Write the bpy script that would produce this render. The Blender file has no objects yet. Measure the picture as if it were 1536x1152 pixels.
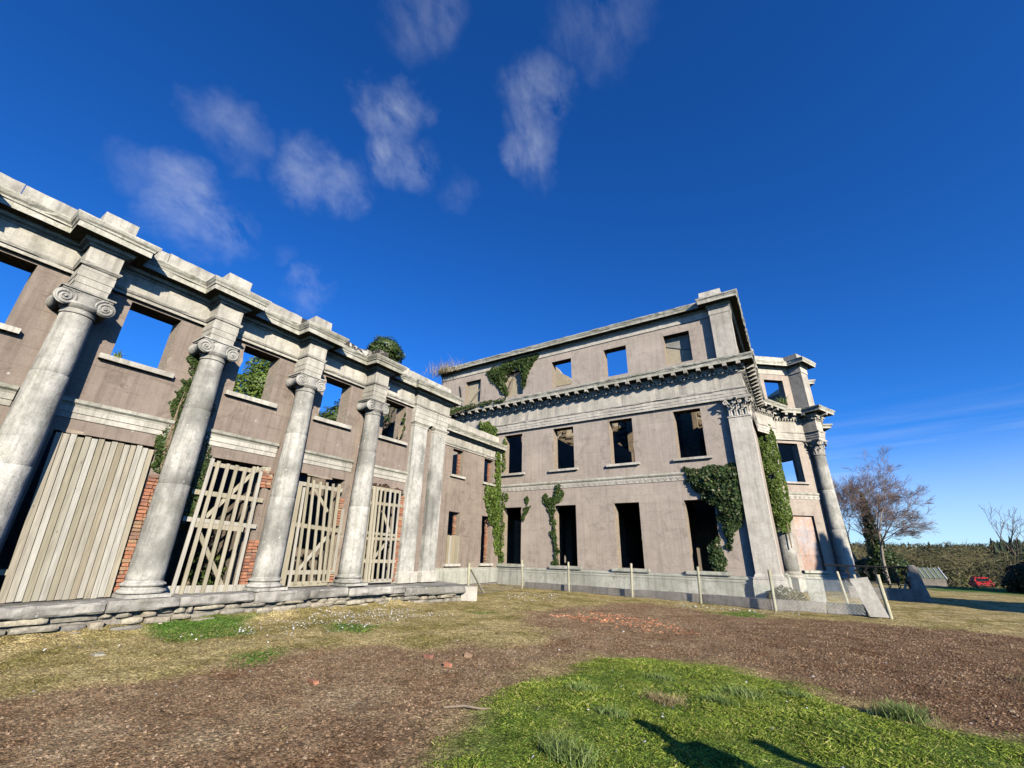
import bpy, bmesh, math, random
import numpy as np
from mathutils import Vector, Matrix, noise as mnoise
random.seed(7); rng = np.random.default_rng(7)
scene = bpy.context.scene
COL = scene.collection
R = math.radians

# ------------------------------------------------------------------ camera, sky, sun, exposure
CAM_H = 1.74
cam_d = bpy.data.cameras.new("camera")
cam = bpy.data.objects.new("camera", cam_d); COL.objects.link(cam)
cam_d.sensor_fit = 'HORIZONTAL'; cam_d.sensor_width = 36.0
cam_d.lens = 637.2138 / 1536 * 36.0
cam_d.clip_start = 0.05; cam_d.clip_end = 5000
PITCH, ROLL, YAW = 0.3794, 0.0228, -0.5762
cy, sy, cp, sp = math.cos(YAW), math.sin(YAW), math.cos(PITCH), math.sin(PITCH)
fw = Vector((sy * cp, cy * cp, sp)); rt = Vector((cy, -sy, 0)); up = rt.cross(fw)
r2 = rt * math.cos(ROLL) + up * math.sin(ROLL); u2 = up * math.cos(ROLL) - rt * math.sin(ROLL)
M = Matrix((r2, u2, -fw)).transposed().to_4x4(); M.translation = Vector((0, 0, CAM_H))
cam.matrix_world = M
scene.camera = cam

SUN_EL, SUN_AZ = R(22.0), R(124.0)         # azimuth the sun stands at, from +Y towards +X
sun_dir = Vector((math.sin(SUN_AZ) * math.cos(SUN_EL), math.cos(SUN_AZ) * math.cos(SUN_EL), math.sin(SUN_EL)))
sun_d = bpy.data.lights.new("sun", 'SUN'); sun_d.energy = 5.0; sun_d.angle = R(0.5); sun_d.color = (1.0, 0.915, 0.785)
sun = bpy.data.objects.new("sun", sun_d); COL.objects.link(sun)
sun.rotation_euler = (-sun_dir).to_track_quat('-Z', 'Y').to_euler(); sun.location = (30, -20, 40)

scene.view_settings.view_transform = 'Standard'; scene.view_settings.look = 'None'
scene.view_settings.gamma = 1.0; scene.view_settings.use_curve_mapping = False
scene.view_settings.exposure = 0.64
scene.render.engine = 'CYCLES'
scene.cycles.max_bounces = 6; scene.cycles.diffuse_bounces = 0

world = bpy.data.worlds.new("World"); scene.world = world; world.use_nodes = True
wt = world.node_tree; wt.nodes.clear()
def wn(t, **k):
    n = wt.nodes.new(t)
    for a, b in k.items(): setattr(n, a, b)
    return n
WL = wt.links.new
sky = wn('ShaderNodeTexSky', sky_type='NISHITA', sun_disc=False, sun_elevation=SUN_EL, sun_rotation=SUN_AZ)
sky.air_density = 0.75; sky.dust_density = 0.15; sky.ozone_density = 3.2; sky.altitude = 0
hs = wn('ShaderNodeHueSaturation'); hs.inputs['Saturation'].default_value = 1.22; hs.inputs['Hue'].default_value = 0.505
hs.inputs['Value'].default_value = 0.95
WL(sky.outputs[0], hs.inputs['Color'])
gm = wn('ShaderNodeMix', data_type='RGBA', blend_type='MULTIPLY'); gm.inputs['Factor'].default_value = 1.0; gm.inputs['B'].default_value = (.44, .95, 1.36, 1); WL(hs.outputs[0], gm.inputs['A'])
bg = wn('ShaderNodeBackground'); bg.inputs['Strength'].default_value = 0.106
out = wn('ShaderNodeOutputWorld'); WL(bg.outputs[0], out.inputs[0])
tc = wn('ShaderNodeTexCoord')
nz = wn('ShaderNodeTexNoise'); nz.inputs['Scale'].default_value = 9.0; nz.inputs['Detail'].default_value = 9
nz.inputs['Roughness'].default_value = 0.62; nz.inputs['Distortion'].default_value = 0.35
mpw = wn('ShaderNodeMapping'); mpw.inputs['Scale'].default_value = (1.5, .8, .75); mpw.inputs['Rotation'].default_value = (0, 0, R(35))
WL(tc.outputs['Generated'], mpw.inputs[0]); WL(mpw.outputs[0], nz.inputs['Vector'])
nz2 = wn('ShaderNodeTexNoise'); nz2.inputs['Scale'].default_value = 26; nz2.inputs['Detail'].default_value = 6
nz2.inputs['Roughness'].default_value = 0.6
WL(mpw.outputs[0], nz2.inputs['Vector'])
# thin wisps of cloud: direction, angular radius (rad), strength
WISPS = [((-0.379, .284, .881), .09, .30), ((-.126, .463, .877), .10, .22), ((-.278, .493, .824), .085, .55),
         ((-.315, .546, .776), .075, .55), ((-.513, .347, .785), .075, .80), ((-.559, .389, .732), .062, .85),
         ((-.536, .433, .724), .055, .6), ((-.674, .292, .679), .075, .6), ((-.646, .347, .68), .06, .55),
         ((-.71, .168, .683), .07, .42), ((-.815, .168, .555), .085, .75), ((-.807, .233, .542), .065, .75),
         ((-.818, .09, .567), .05, .3), ((-.773, .398, .494), .05, .75), ((-.767, .339, .544), .03, .4), ((-.478, .515, .711), .045, .3),
         ((-.33, .58, .745), .05, .3)]
def math_(op, a, b=None, c=None, clamp=False):
    n = wn('ShaderNodeMath', operation=op, use_clamp=clamp)
    for i, v in enumerate((a, b, c)):
        if v is None: continue
        if isinstance(v, (int, float)): n.inputs[i].default_value = v
        else: WL(v, n.inputs[i])
    return n.outputs[0]
vn = wn('ShaderNodeVectorMath', operation='NORMALIZE'); WL(tc.outputs['Generated'], vn.inputs[0])
def warp(scale, amt, src):
    n = wn('ShaderNodeTexNoise'); n.inputs['Scale'].default_value = scale; n.inputs['Detail'].default_value = 5; n.inputs['Roughness'].default_value = .6; WL(tc.outputs['Generated'], n.inputs['Vector'])
    a = wn('ShaderNodeVectorMath', operation='SUBTRACT'); WL(n.outputs['Color'], a.inputs[0]); a.inputs[1].default_value = (.5, .5, .5)
    b = wn('ShaderNodeVectorMath', operation='SCALE'); WL(a.outputs[0], b.inputs[0]); b.inputs['Scale'].default_value = amt
    c = wn('ShaderNodeVectorMath', operation='ADD'); WL(src, c.inputs[0]); WL(b.outputs[0], c.inputs[1])
    d = wn('ShaderNodeVectorMath', operation='NORMALIZE'); WL(c.outputs[0], d.inputs[0]); return d.outputs[0]
vw = warp(10, .11, warp(3.2, .05, vn.outputs[0]))
total = None
for d, rad, s in WISPS:
    dv = Vector(d).normalized()
    dt = wn('ShaderNodeVectorMath', operation='DOT_PRODUCT'); WL(vw, dt.inputs[0]); dt.inputs[1].default_value = dv
    m = wn('ShaderNodeMapRange', interpolation_type='SMOOTHSTEP')
    m.inputs['From Min'].default_value = math.cos(rad * 1.06); m.inputs['From Max'].default_value = 1.0008
    m.inputs['To Min'].default_value = 0; m.inputs['To Max'].default_value = s
    WL(dt.outputs['Value'], m.inputs['Value'])
    total = m.outputs[0] if total is None else math_('MAXIMUM', total, m.outputs[0])
shape = math_('ADD', math_('MULTIPLY', nz.outputs[0], 2.6), math_('MULTIPLY', nz2.outputs[0], 0.8))
shape = math_('MULTIPLY', math_('SUBTRACT', shape, 1.30, clamp=False), 1.1, clamp=True)
wisp = math_('MULTIPLY', total, shape, clamp=True)
# low streaky veil near the horizon
sx = wn('ShaderNodeSeparateXYZ'); WL(vn.outputs[0], sx.inputs[0])
mp2 = wn('ShaderNodeMapping'); mp2.inputs['Scale'].default_value = (1.3, 1.3, 24); mp2.inputs['Rotation'].default_value = (0.06, -0.10, 0)
WL(vn.outputs[0], mp2.inputs[0])
nz3 = wn('ShaderNodeTexNoise'); nz3.inputs['Scale'].default_value = 2.0; nz3.inputs['Detail'].default_value = 7; nz3.inputs['Roughness'].default_value = .55
WL(mp2.outputs[0], nz3.inputs['Vector'])
band = wn('ShaderNodeMapRange', interpolation_type='SMOOTHSTEP'); WL(sx.outputs[2], band.inputs['Value'])
band.inputs['From Min'].default_value = 0.30; band.inputs['From Max'].default_value = 0.02
band.inputs['To Min'].default_value = 0; band.inputs['To Max'].default_value = 0.9
veil = math_('MULTIPLY', band.outputs[0], math_('MULTIPLY', math_('SUBTRACT', nz3.outputs[0], 0.40), 2.6, clamp=True), clamp=True)
cl = math_('MAXIMUM', math_('MULTIPLY', wisp, 0.50), math_('MULTIPLY', veil, 0.8))
base = wn('ShaderNodeMapRange', interpolation_type='SMOOTHSTEP'); WL(sx.outputs[2], base.inputs['Value'])
base.inputs['From Min'].default_value = 0.24; base.inputs['From Max'].default_value = 0.0; base.inputs['To Min'].default_value = 0; base.inputs['To Max'].default_value = 0.52
cl = math_('MAXIMUM', cl, base.outputs[0])
mix = wn('ShaderNodeMix', data_type='RGBA'); WL(cl, mix.inputs['Factor']); WL(gm.outputs['Result'], mix.inputs['A'])
mix.inputs['B'].default_value = (5.2, 5.6, 6.1, 1)
WL(mix.outputs['Result'], bg.inputs['Color'])

# ------------------------------------------------------------------ helpers
class MB:
    """collects faces; build() links them as one mesh object"""
    def __init__(s): s.v = []; s.f = []; s.m = []
    def quad(s, a, b, c, d, m=0):
        i = len(s.v); s.v += [tuple(a), tuple(b), tuple(c), tuple(d)]; s.f.append((i, i + 1, i + 2, i + 3)); s.m.append(m)
    def face(s, pts, m=0):
        i = len(s.v); s.v += [tuple(p) for p in pts]; s.f.append(tuple(range(i, i + len(pts)))); s.m.append(m)
    def grid(s, rows, closed=False, m=0):
        i = len(s.v); n = len(rows[0])
        for r in rows: s.v += [tuple(p) for p in r]
        for a in range(len(rows) - 1):
            for b in range(n if closed else n - 1):
                b2 = (b + 1) % n
                s.f.append((i + a * n + b, i + a * n + b2, i + (a + 1) * n + b2, i + (a + 1) * n + b)); s.m.append(m)
    def box(s, fr, u0, u1, n0, n1, z0, z1, m=0, jit=0.0):
        P = {}
        for a, u in enumerate((u0, u1)):
            for b, n in enumerate((n0, n1)):
                for c, z in enumerate((z0, z1)):
                    j = [random.uniform(-jit, jit) for _ in range(3)] if jit else (0, 0, 0)
                    P[a, b, c] = fr(u + j[0], n + j[1], z + j[2])
        i = len(s.v)
        for a in (0, 1):
            for b in (0, 1):
                for c in (0, 1): s.v.append(tuple(P[a, b, c]))
        for q in ((0, 1, 3, 2), (4, 6, 7, 5), (0, 4, 5, 1), (2, 3, 7, 6), (0, 2, 6, 4), (1, 5, 7, 3)):
            s.f.append(tuple(i + k for k in q)); s.m.append(m)
    def tube(s, pts, rads, sides=6, cap=True, m=0):
        pts = [Vector(p) for p in pts]; rows = []; prev = None
        for k, p in enumerate(pts):
            t = (pts[min(k + 1, len(pts) - 1)] - pts[max(k - 1, 0)])
            t = t.normalized() if t.length > 1e-9 else Vector((0, 0, 1))
            a = prev if prev is not None else (Vector((1, 0, 0)) if abs(t.x) < .8 else Vector((0, 1, 0)))
            x = (a - t * a.dot(t)).normalized(); y = t.cross(x); prev = x
            r = rads[k] if isinstance(rads, (list, tuple)) else rads
            rows.append([p + x * (r * math.cos(2 * math.pi * q / sides)) + y * (r * math.sin(2 * math.pi * q / sides)) for q in range(sides)])
        s.grid(rows, closed=True, m=m)
        if cap: s.face(list(reversed(rows[0])), m); s.face(rows[-1], m)
    def lathe(s, c, prof, sides=28, m=0, cap=True):
        rows = [[(c[0] + r * math.cos(2 * math.pi * k / sides), c[1] + r * math.sin(2 * math.pi * k / sides), c[2] + z) for k in range(sides)] for r, z in prof]
        s.grid(rows, closed=True, m=m)
        if cap: s.face(list(reversed(rows[0])), m); s.face(rows[-1], m)
    def mesh(s, name, mats, smooth=False):
        me = bpy.data.meshes.new(name); me.from_pydata(s.v, [], s.f)
        if not isinstance(mats, (list, tuple)): mats = [mats]
        for x in mats: me.materials.append(x)
        if len(mats) > 1: me.polygons.foreach_set('material_index', s.m)
        bm = bmesh.new(); bm.from_mesh(me); bmesh.ops.remove_doubles(bm, verts=bm.verts, dist=1e-5)
        bmesh.ops.recalc_face_normals(bm, faces=bm.faces); bm.to_mesh(me); bm.free()
        if smooth: shade(me)
        return me
    def build(s, name, mats, parent=None, smooth=False, label=None):
        return link(name, s.mesh(name, mats, smooth), parent, label)

def shade(me, ang=40):
    me.shade_smooth()
    try: me.set_sharp_from_angle(angle=R(ang))
    except Exception: pass

def link(name, me, parent=None, label=None):
    o = bpy.data.objects.new(name, me); COL.objects.link(o)
    if parent is not None: attach(o, parent)
    if label: o['label'] = label
    return o
def world_of(o):
    m = o.matrix_basis.copy()
    return m if o.parent is None else world_of(o.parent) @ o.matrix_parent_inverse @ m
def attach(o, p):
    o.parent = p; o.matrix_parent_inverse = world_of(p).inverted()
def thing(name, label, cat, loc=(0, 0, 0), group=None):
    o = bpy.data.objects.new(name, None); COL.objects.link(o); o.location = loc; o.empty_display_size = .3
    return tag(o, label, cat, group)
def tag(o, label, cat, group=None):
    o['label'] = label; o['category'] = cat
    if group: o['group'] = group
    return o
def kind(o, k): o['kind'] = k; return o
def copy_tree(o, parent, loc=None, top=True):
    c = o.copy(); COL.objects.link(c)
    if top:
        c.location = loc
        if parent is not None: c.parent = parent; c.matrix_parent_inverse = world_of(parent).inverted()
    else: c.parent = parent
    for ch in list(o.children): copy_tree(ch, c, top=False)
    return c

def frame(o, u, n):
    o = Vector((o[0], o[1], 0)); u = Vector((u[0], u[1], 0)).normalized(); n = Vector((n[0], n[1], 0)).normalized()
    return lambda a, b, z: o + u * a + n * b + Vector((0, 0, z))
WORLD = lambda a, b, z: Vector((a, b, z))

def sweep(mb, path, prof, m=0, caps=True, wear=0.0):
    """profile (offset, z) swept along a plan polyline; the outside is on the right-hand side of travel"""
    P = [Vector((p[0], p[1])) for p in path]; n = len(P); offs = []
    for i in range(n):
        d0 = (P[i] - P[i - 1]).normalized() if i else (P[1] - P[0]).normalized()
        d1 = (P[i + 1] - P[i]).normalized() if i < n - 1 else d0
        n0 = Vector((d0.y, -d0.x)); n1 = Vector((d1.y, -d1.x)); b = n0 + n1
        b = b / max(b.length_squared, 1e-6) * 2
        offs.append(b if b.length < 4 else n0)
    Q = []
    for i in range(n):
        Q.append((P[i], offs[i], i in (0, n - 1)))
        if i < n - 1 and wear:
            L_ = (P[i + 1] - P[i]).length; k = int(L_ / .28); d = (P[i + 1] - P[i]).normalized(); nn = Vector((d.y, -d.x))
            for q in range(1, k): 
                t = (q + random.uniform(-.25, .25)) / k; Q.append((P[i] + (P[i + 1] - P[i]) * t, None if False else offs[i].lerp(offs[i + 1], t), False))
    mx = max(o for o, z in prof); rows = []
    for p, b, end in Q:
        r = []; chip = random.random() < .16
        for o, z in prof:
            e = 0 if (end or not wear or o < .01) else random.gauss(0, wear)
            if chip and wear and o > mx - .05 and not end: e -= random.uniform(.01, .05)
            r.append((p.x + b.x * (o + e), p.y + b.y * (o + e), z + (random.gauss(0, wear * .5) if wear and not end and o > .01 else 0)))
        rows.append(r)
    mb.grid(rows, closed=True, m=m)
    if caps: mb.face(rows[0], m); mb.face(list(reversed(rows[-1])), m)

def wall(mb, fr, u0, u1, z0, z1, holes, t=0.6, du=None):
    """plain wall with rectangular openings: slot 0 the rendered face, slot 1 reveals and back"""
    us = sorted({u0, u1, *[h[0] for h in holes], *[h[1] for h in holes]}); zs = sorted({z0, z1, *[h[2] for h in holes], *[h[3] for h in holes]})
    us = [u for u in us if u0 - 1e-6 <= u <= u1 + 1e-6]; zs = [z for z in zs if z0 - 1e-6 <= z <= z1 + 1e-6]
    def hole(u, z): return any(h[0] < u < h[1] and h[2] < z < h[3] for h in holes)
    for i in range(len(us) - 1):
        for j in range(len(zs) - 1):
            a, b, c, d = us[i], us[i + 1], zs[j], zs[j + 1]
            if hole((a + b) / 2, (c + d) / 2): continue
            mb.quad(fr(a, 0, c), fr(b, 0, c), fr(b, 0, d), fr(a, 0, d), 0)
            mb.quad(fr(a, -t, c), fr(a, -t, d), fr(b, -t, d), fr(b, -t, c), 1)
            for (x, y, p, q) in ((a - 1e-4, (c + d) / 2, (a, c), (a, d)), (b + 1e-4, (c + d) / 2, (b, c), (b, d)),
                                 ((a + b) / 2, c - 1e-4, (a, c), (b, c)), ((a + b) / 2, d + 1e-4, (a, d), (b, d))):
                inside = u0 < x < u1 and z0 < y < z1
                if (not inside) or hole(x, y):
                    mb.quad(fr(p[0], 0, p[1]), fr(q[0], 0, q[1]), fr(q[0], -t, q[1]), fr(p[0], -t, p[1]), 1)

# ------------------------------------------------------------------ materials
def mat(name):
    m = bpy.data.materials.new(name); m.use_nodes = True; nt = m.node_tree
    b = nt.nodes['Principled BSDF']; b.inputs['Roughness'].default_value = 0.9
    b.inputs['Specular IOR Level'].default_value = 0.25
    return m, nt, b
class NT:
    def __init__(s, nt): s.nt = nt; s.pos = nt.nodes.new('ShaderNodeNewGeometry'); s.oi = nt.nodes.new('ShaderNodeObjectInfo')
    def mapped(s, scale, src=None, off=None):
        n = s.nt.nodes.new('ShaderNodeMapping'); n.inputs['Scale'].default_value = scale
        s.nt.links.new(src or s.pos.outputs['Position'], n.inputs[0]); return n.outputs[0]
    def noise(s, scale, detail=4, rough=.55, vec=None, dist=0):
        n = s.nt.nodes.new('ShaderNodeTexNoise'); n.inputs['Scale'].default_value = scale; n.inputs['Detail'].default_value = detail
        n.inputs['Roughness'].default_value = rough; n.inputs['Distortion'].default_value = dist
        s.nt.links.new(vec or s.pos.outputs['Position'], n.inputs['Vector']); return n.outputs[0]
    def ramp(s, v, stops, interp='LINEAR'):
        n = s.nt.nodes.new('ShaderNodeValToRGB'); e = n.color_ramp.elements; n.color_ramp.interpolation = interp
        while len(e) < len(stops): e.new(.5)
        for k, (p, c) in enumerate(stops):
            e[k].position = p; e[k].color = (*c, 1) if isinstance(c, tuple) else (c, c, c, 1)
        s.nt.links.new(v, n.inputs[0]); return n.outputs[0]
    def mix(s, f, a, b, mode='MIX'):
        n = s.nt.nodes.new('ShaderNodeMix'); n.data_type = 'RGBA'; n.blend_type = mode
        for k, v in (('Factor', f), ('A', a), ('B', b)):
            if isinstance(v, (int, float)): n.inputs[k].default_value = v
            elif isinstance(v, tuple): n.inputs[k].default_value = (*v, 1)
            else: s.nt.links.new(v, n.inputs[k])
        return n.outputs['Result']
    def math(s, op, a, b=0.0, c=None, clamp=False):
        n = s.nt.nodes.new('ShaderNodeMath'); n.operation = op; n.use_clamp = clamp
        for i, v in enumerate((a, b) if c is None else (a, b, c)):
            if isinstance(v, (int, float)): n.inputs[i].default_value = v
            else: s.nt.links.new(v, n.inputs[i])
        return n.outputs[0]
    def bump(s, h, strength, dist, b):
        n = s.nt.nodes.new('ShaderNodeBump'); n.inputs['Strength'].default_value = strength; n.inputs['Distance'].default_value = dist
        s.nt.links.new(h, n.inputs['Height']); s.nt.links.new(n.outputs[0], b.inputs['Normal'])
    def sepz(s):
        n = s.nt.nodes.new('ShaderNodeSeparateXYZ'); s.nt.links.new(s.pos.outputs['Position'], n.inputs[0]); return n.outputs
    def attr(s, name):
        n = s.nt.nodes.new('ShaderNodeAttribute'); n.attribute_name = name; return n

def stone_mat(name, light, mid, dark, patch=.5, moss=.25, streak=.45, spots=.6, bump=.5, obj_var=.12, mottle=.5, crust=0.0):
    m, nt, b = mat(name); N = NT(nt)
    big = N.noise(.55, 5, .6); med = N.noise(3.2, 6, .65); grain = N.noise(38, 5, .7)
    col = N.mix(N.ramp(med, [(.34, 0.), (.66, 1.)]), mid, light)
    col = N.mix(N.math('MULTIPLY', N.ramp(big, [(.48, 0.), (.62, 1.)]), patch), col, dark)
    mot = N.noise(7.5, 5, .7, dist=.4)
    col = N.mix(N.math('MULTIPLY', N.ramp(mot, [(.52, 0.), (.66, 1.)]), mottle), col, tuple(c * .62 for c in mid))
    st = N.noise(1.0, 6, .7, vec=N.mapped((5, 5, .35)))
    col = N.mix(N.math('MULTIPLY', N.ramp(st, [(.48, 0.), (.68, 1.)]), streak), col, tuple(c * .36 for c in dark))
    if crust:
        cr = N.math('ADD', N.math('MULTIPLY', N.noise(1.3, 3), .6), N.math('MULTIPLY', N.noise(6.5, 4, .7), .5))
        col = N.mix(N.math('MULTIPLY', N.ramp(cr, [(.53, 0.), (.56, 1.)]), crust), col, (.035, .032, .026))
    mo = N.noise(1.7, 5, .7, dist=.6)
    col = N.mix(N.math('MULTIPLY', N.ramp(mo, [(.56, 0.), (.70, 1.)]), moss), col, (.16, .165, .07))
    sp = nt.nodes.new('ShaderNodeTexVoronoi'); sp.inputs['Scale'].default_value = 7.5; nt.links.new(N.mapped((1, 1, 1)), sp.inputs['Vector'])
    spm = N.math('MULTIPLY', N.math('LESS_THAN', N.math('ADD', sp.outputs['Distance'], N.math('MULTIPLY', N.noise(22, 3), .35)), .30), N.ramp(N.noise(1.1, 2), [(.5, 0.), (.62, 1.)]))
    col = N.mix(N.math('MULTIPLY', spm, spots), col, (.62, .62, .56))
    col = N.mix(1.0, col, N.ramp(grain, [(.25, .74), (.75, 1.16)]), 'MULTIPLY')
    ov = N.ramp(N.oi.outputs['Random'], [(0, 1 - obj_var), (1, 1 + obj_var)])
    col = N.mix(1.0, col, ov, 'MULTIPLY')
    nt.links.new(col, b.inputs['Base Color'])
    N.bump(N.math('ADD', N.math('MULTIPLY', grain, .5), N.math('MULTIPLY', med, 1.2)), bump, .03, b)
    return m
def render_mat(name, a, bcol, c, joint=.43, zoff=0.0):
    m, nt, b = mat(name); N = NT(nt)
    big = N.noise(.5, 6, .6); med = N.noise(2.6, 6, .7); grain = N.noise(55, 4, .7)
    col = N.mix(N.ramp(med, [(.3, 0.), (.7, 1.)]), a, bcol)
    st = N.noise(1.0, 6, .7, vec=N.mapped((6.5, 6.5, .28)))
    col = N.mix(N.math('MULTIPLY', N.ramp(st, [(.47, 0.), (.70, 1.)]), .5), col, c)
    col = N.mix(N.math('MULTIPLY', N.ramp(big, [(.50, 0.), (.66, 1.)]), .45), col, tuple(x * 1.25 for x in bcol))
    pz = N.noise(1.15, 6, .72, dist=.9)
    col = N.mix(N.math('MULTIPLY', N.ramp(pz, [(.57, 0.), (.61, 1.)]), .38), col, c)
    ck = nt.nodes.new('ShaderNodeTexVoronoi'); ck.feature = 'DISTANCE_TO_EDGE'; ck.inputs['Scale'].default_value = .55
    wv = nt.nodes.new('ShaderNodeVectorMath'); wv.operation = 'ADD'; nt.links.new(N.pos.outputs['Position'], wv.inputs[0]); ns = nt.nodes.new('ShaderNodeTexNoise'); ns.inputs['Scale'].default_value = 2.4; ns.inputs['Detail'].default_value = 5
    nt.links.new(N.pos.outputs['Position'], ns.inputs['Vector']); nt.links.new(ns.outputs['Color'], wv.inputs[1]); nt.links.new(wv.outputs[0], ck.inputs['Vector'])
    col = N.mix(N.math('MULTIPLY', N.math('LESS_THAN', ck.outputs['Distance'], .0035), N.ramp(N.noise(.7, 2), [(.53, 0.), (.6, .4)])), col, tuple(x * .35 for x in c))
    z = N.sepz()[2]
    fr = N.math('FRACT', N.math('DIVIDE', N.math('ADD', z, N.math('MULTIPLY', N.noise(1.2, 2), .02)), joint))
    ln = N.math('MULTIPLY', N.math('LESS_THAN', fr, .04), N.ramp(N.noise(1.4, 3), [(.42, 0.), (.62, 1.)]))
    col = N.mix(N.math('MULTIPLY', ln, .42), col, tuple(x * .4 for x in a))
    wsp = nt.nodes.new('ShaderNodeTexVoronoi'); wsp.inputs['Scale'].default_value = 2.3; nt.links.new(N.mapped((1, 1, 1)), wsp.inputs['Vector'])
    col = N.mix(N.math('MULTIPLY', N.math('LESS_THAN', wsp.outputs['Distance'], .055), .7), col, (.55, .53, .48))
    col = N.mix(1.0, col, N.ramp(grain, [(.22, .70), (.78, 1.22)]), 'MULTIPLY')
    nt.links.new(col, b.inputs['Base Color'])
    N.bump(N.math('SUBTRACT', N.math('ADD', N.math('MULTIPLY', grain, .6), med), N.math('MULTIPLY', ln, .6)), .45, .025, b)
    return m
def masonry_mat(name, c1, c2, mortar, scale=1.0):
    """coarse rubble or brick seen only inside or far up"""
    m, nt, b = mat(name); N = NT(nt)
    z = N.sepz(); cmb = nt.nodes.new('ShaderNodeCombineXYZ')
    nt.links.new(N.math('ADD', z[0], z[1]), cmb.inputs[0]); nt.links.new(z[2], cmb.inputs[1])
    br = nt.nodes.new('ShaderNodeTexBrick'); br.inputs['Scale'].default_value = 4.0 * scale
    br.inputs['Color1'].default_value = (*c1, 1); br.inputs['Color2'].default_value = (*c2, 1); br.inputs['Mortar'].default_value = (*mortar, 1)
    br.inputs['Mortar Size'].default_value = .025
    nt.links.new(cmb.outputs[0], br.inputs['Vector'])
    n = N.noise(2.2, 6, .7)
    col = N.mix(N.ramp(n, [(.42, 0.), (.64, .75)]), br.outputs['Color'], tuple(x * .8 for x in mortar))
    col = N.mix(1.0, col, N.ramp(N.noise(30, 4, .7), [(.25, .65), (.75, 1.25)]), 'MULTIPLY')
    nt.links.new(col, b.inputs['Base Color']); N.bump(N.math('ADD', br.outputs['Fac'], N.noise(12, 4)), .6, .03, b)
    return m
def ramp_mat(name, stops, var=.25, grain=40, bump=.3, rough=.9, island=False, trans=0.0):
    m, nt, b = mat(name); N = NT(nt); b.inputs['Roughness'].default_value = rough
    src = N.pos.outputs['Random Per Island'] if island else N.oi.outputs['Random']
    col = N.ramp(src, stops)
    nn = N.noise(grain, 4, .7)
    col = N.mix(1.0, col, N.ramp(nn, [(.25, 1 - var), (.75, 1 + var)]), 'MULTIPLY')
    if island: col = N.mix(1.0, col, N.ramp(N.noise(1.3, 3), [(.3, .72), (.7, 1.25)]), 'MULTIPLY')
    nt.links.new(col, b.inputs['Base Color'])
    if bump: N.bump(nn, bump, .02, b)
    if trans:
        tr = nt.nodes.new('ShaderNodeBsdfTranslucent'); nt.links.new(col, tr.inputs[0])
        mx = nt.nodes.new('ShaderNodeMixShader'); mx.inputs[0].default_value = trans
        nt.links.new(b.outputs[0], mx.inputs[1]); nt.links.new(tr.outputs[0], mx.inputs[2])
        nt.links.new(mx.outputs[0], nt.nodes['Material Output'].inputs[0])
    return m
def wood_mat(name, stops, along=(26, 26, 1.3), rough=.8):
    m, nt, b = mat(name); N = NT(nt); b.inputs['Roughness'].default_value = rough
    col = N.ramp(N.oi.outputs['Random'], stops)
    off = nt.nodes.new('ShaderNodeVectorMath'); off.operation = 'ADD'
    cmb = nt.nodes.new('ShaderNodeCombineXYZ'); nt.links.new(N.math('MULTIPLY', N.oi.outputs['Random'], 37.), cmb.inputs[0])
    nt.links.new(cmb.outputs[0], off.inputs[1]); nt.links.new(N.pos.outputs['Position'], off.inputs[0])
    g = N.noise(1.0, 6, .65, vec=N.mapped(along, off.outputs[0]), dist=.8)
    g2 = N.noise(1.0, 4, .6, vec=N.mapped((5, 5, .7), off.outputs[0]))
    col = N.mix(1.0, col, N.ramp(g, [(.3, .68), (.7, 1.18)]), 'MULTIPLY')
    col = N.mix(N.ramp(g2, [(.55, 0.), (.75, .45)]), col, (.17, .13, .08))
    v = nt.nodes.new('ShaderNodeTexVoronoi'); v.inputs['Scale'].default_value = 3.2
    nt.links.new(N.mapped((2, 2, .7), off.outputs[0]), v.inputs['Vector'])
    col = N.mix(N.math('MULTIPLY', N.math('LESS_THAN', v.outputs['Distance'], .07), .7), col, (.11, .075, .045))
    nt.links.new(col, b.inputs['Base Color']); N.bump(g, .35, .01, b)
    return m
def plain_mat(name, c, rough=.6, metal=0., var=.15, scale=14):
    m, nt, b = mat(name); N = NT(nt); b.inputs['Roughness'].default_value = rough; b.inputs['Metallic'].default_value = metal
    col = N.mix(1.0, c, N.ramp(N.noise(scale, 5, .65), [(.3, 1 - var), (.7, 1 + var)]), 'MULTIPLY')
    nt.links.new(col, b.inputs['Base Color']); return m

M_STONE = stone_mat('pale_weathered_stone', (.61, .575, .48), (.475, .445, .37), (.27, .25, .205), moss=.3, mottle=.35)
M_PARAPET = stone_mat('crusted_parapet_stone', (.62, .59, .50), (.50, .47, .40), (.30, .28, .23), moss=.2, crust=.95)
M_CORN = stone_mat('mossy_cornice_stone', (.58, .56, .465), (.45, .43, .345), (.26, .25, .175), moss=.75, streak=.5, mottle=.4)
M_COLUMN = stone_mat('lichened_column_stone', (.60, .575, .50), (.43, .415, .36), (.21, .205, .175), patch=.85, moss=.30, streak=.5, spots=1.0, bump=.8, obj_var=.06, mottle=.6)
M_MAINSTONE = stone_mat('main_block_stone', (.60, .555, .465), (.49, .45, .375), (.33, .30, .245), patch=.5, moss=.25, streak=.4, spots=.5, mottle=.3)
M_PLINTH = stone_mat('green_stained_plinth', (.56, .55, .46), (.44, .44, .355), (.25, .255, .19), moss=.6, patch=.5)
M_RENDER_W = render_mat('brown_render', (.23, .183, .145), (.305, .247, .198), (.112, .086, .068))
M_RENDER_M = render_mat('grey_brown_render', (.36, .302, .245), (.44, .372, .305), (.215, .178, .145), joint=.44)
M_REVEAL = masonry_mat('rough_reveal', (.30, .21, .15), (.40, .33, .24), (.36, .32, .25))
M_BACK = masonry_mat('interior_rubble', (.17, .13, .10), (.24, .19, .14), (.20, .175, .14), .7)
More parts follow.
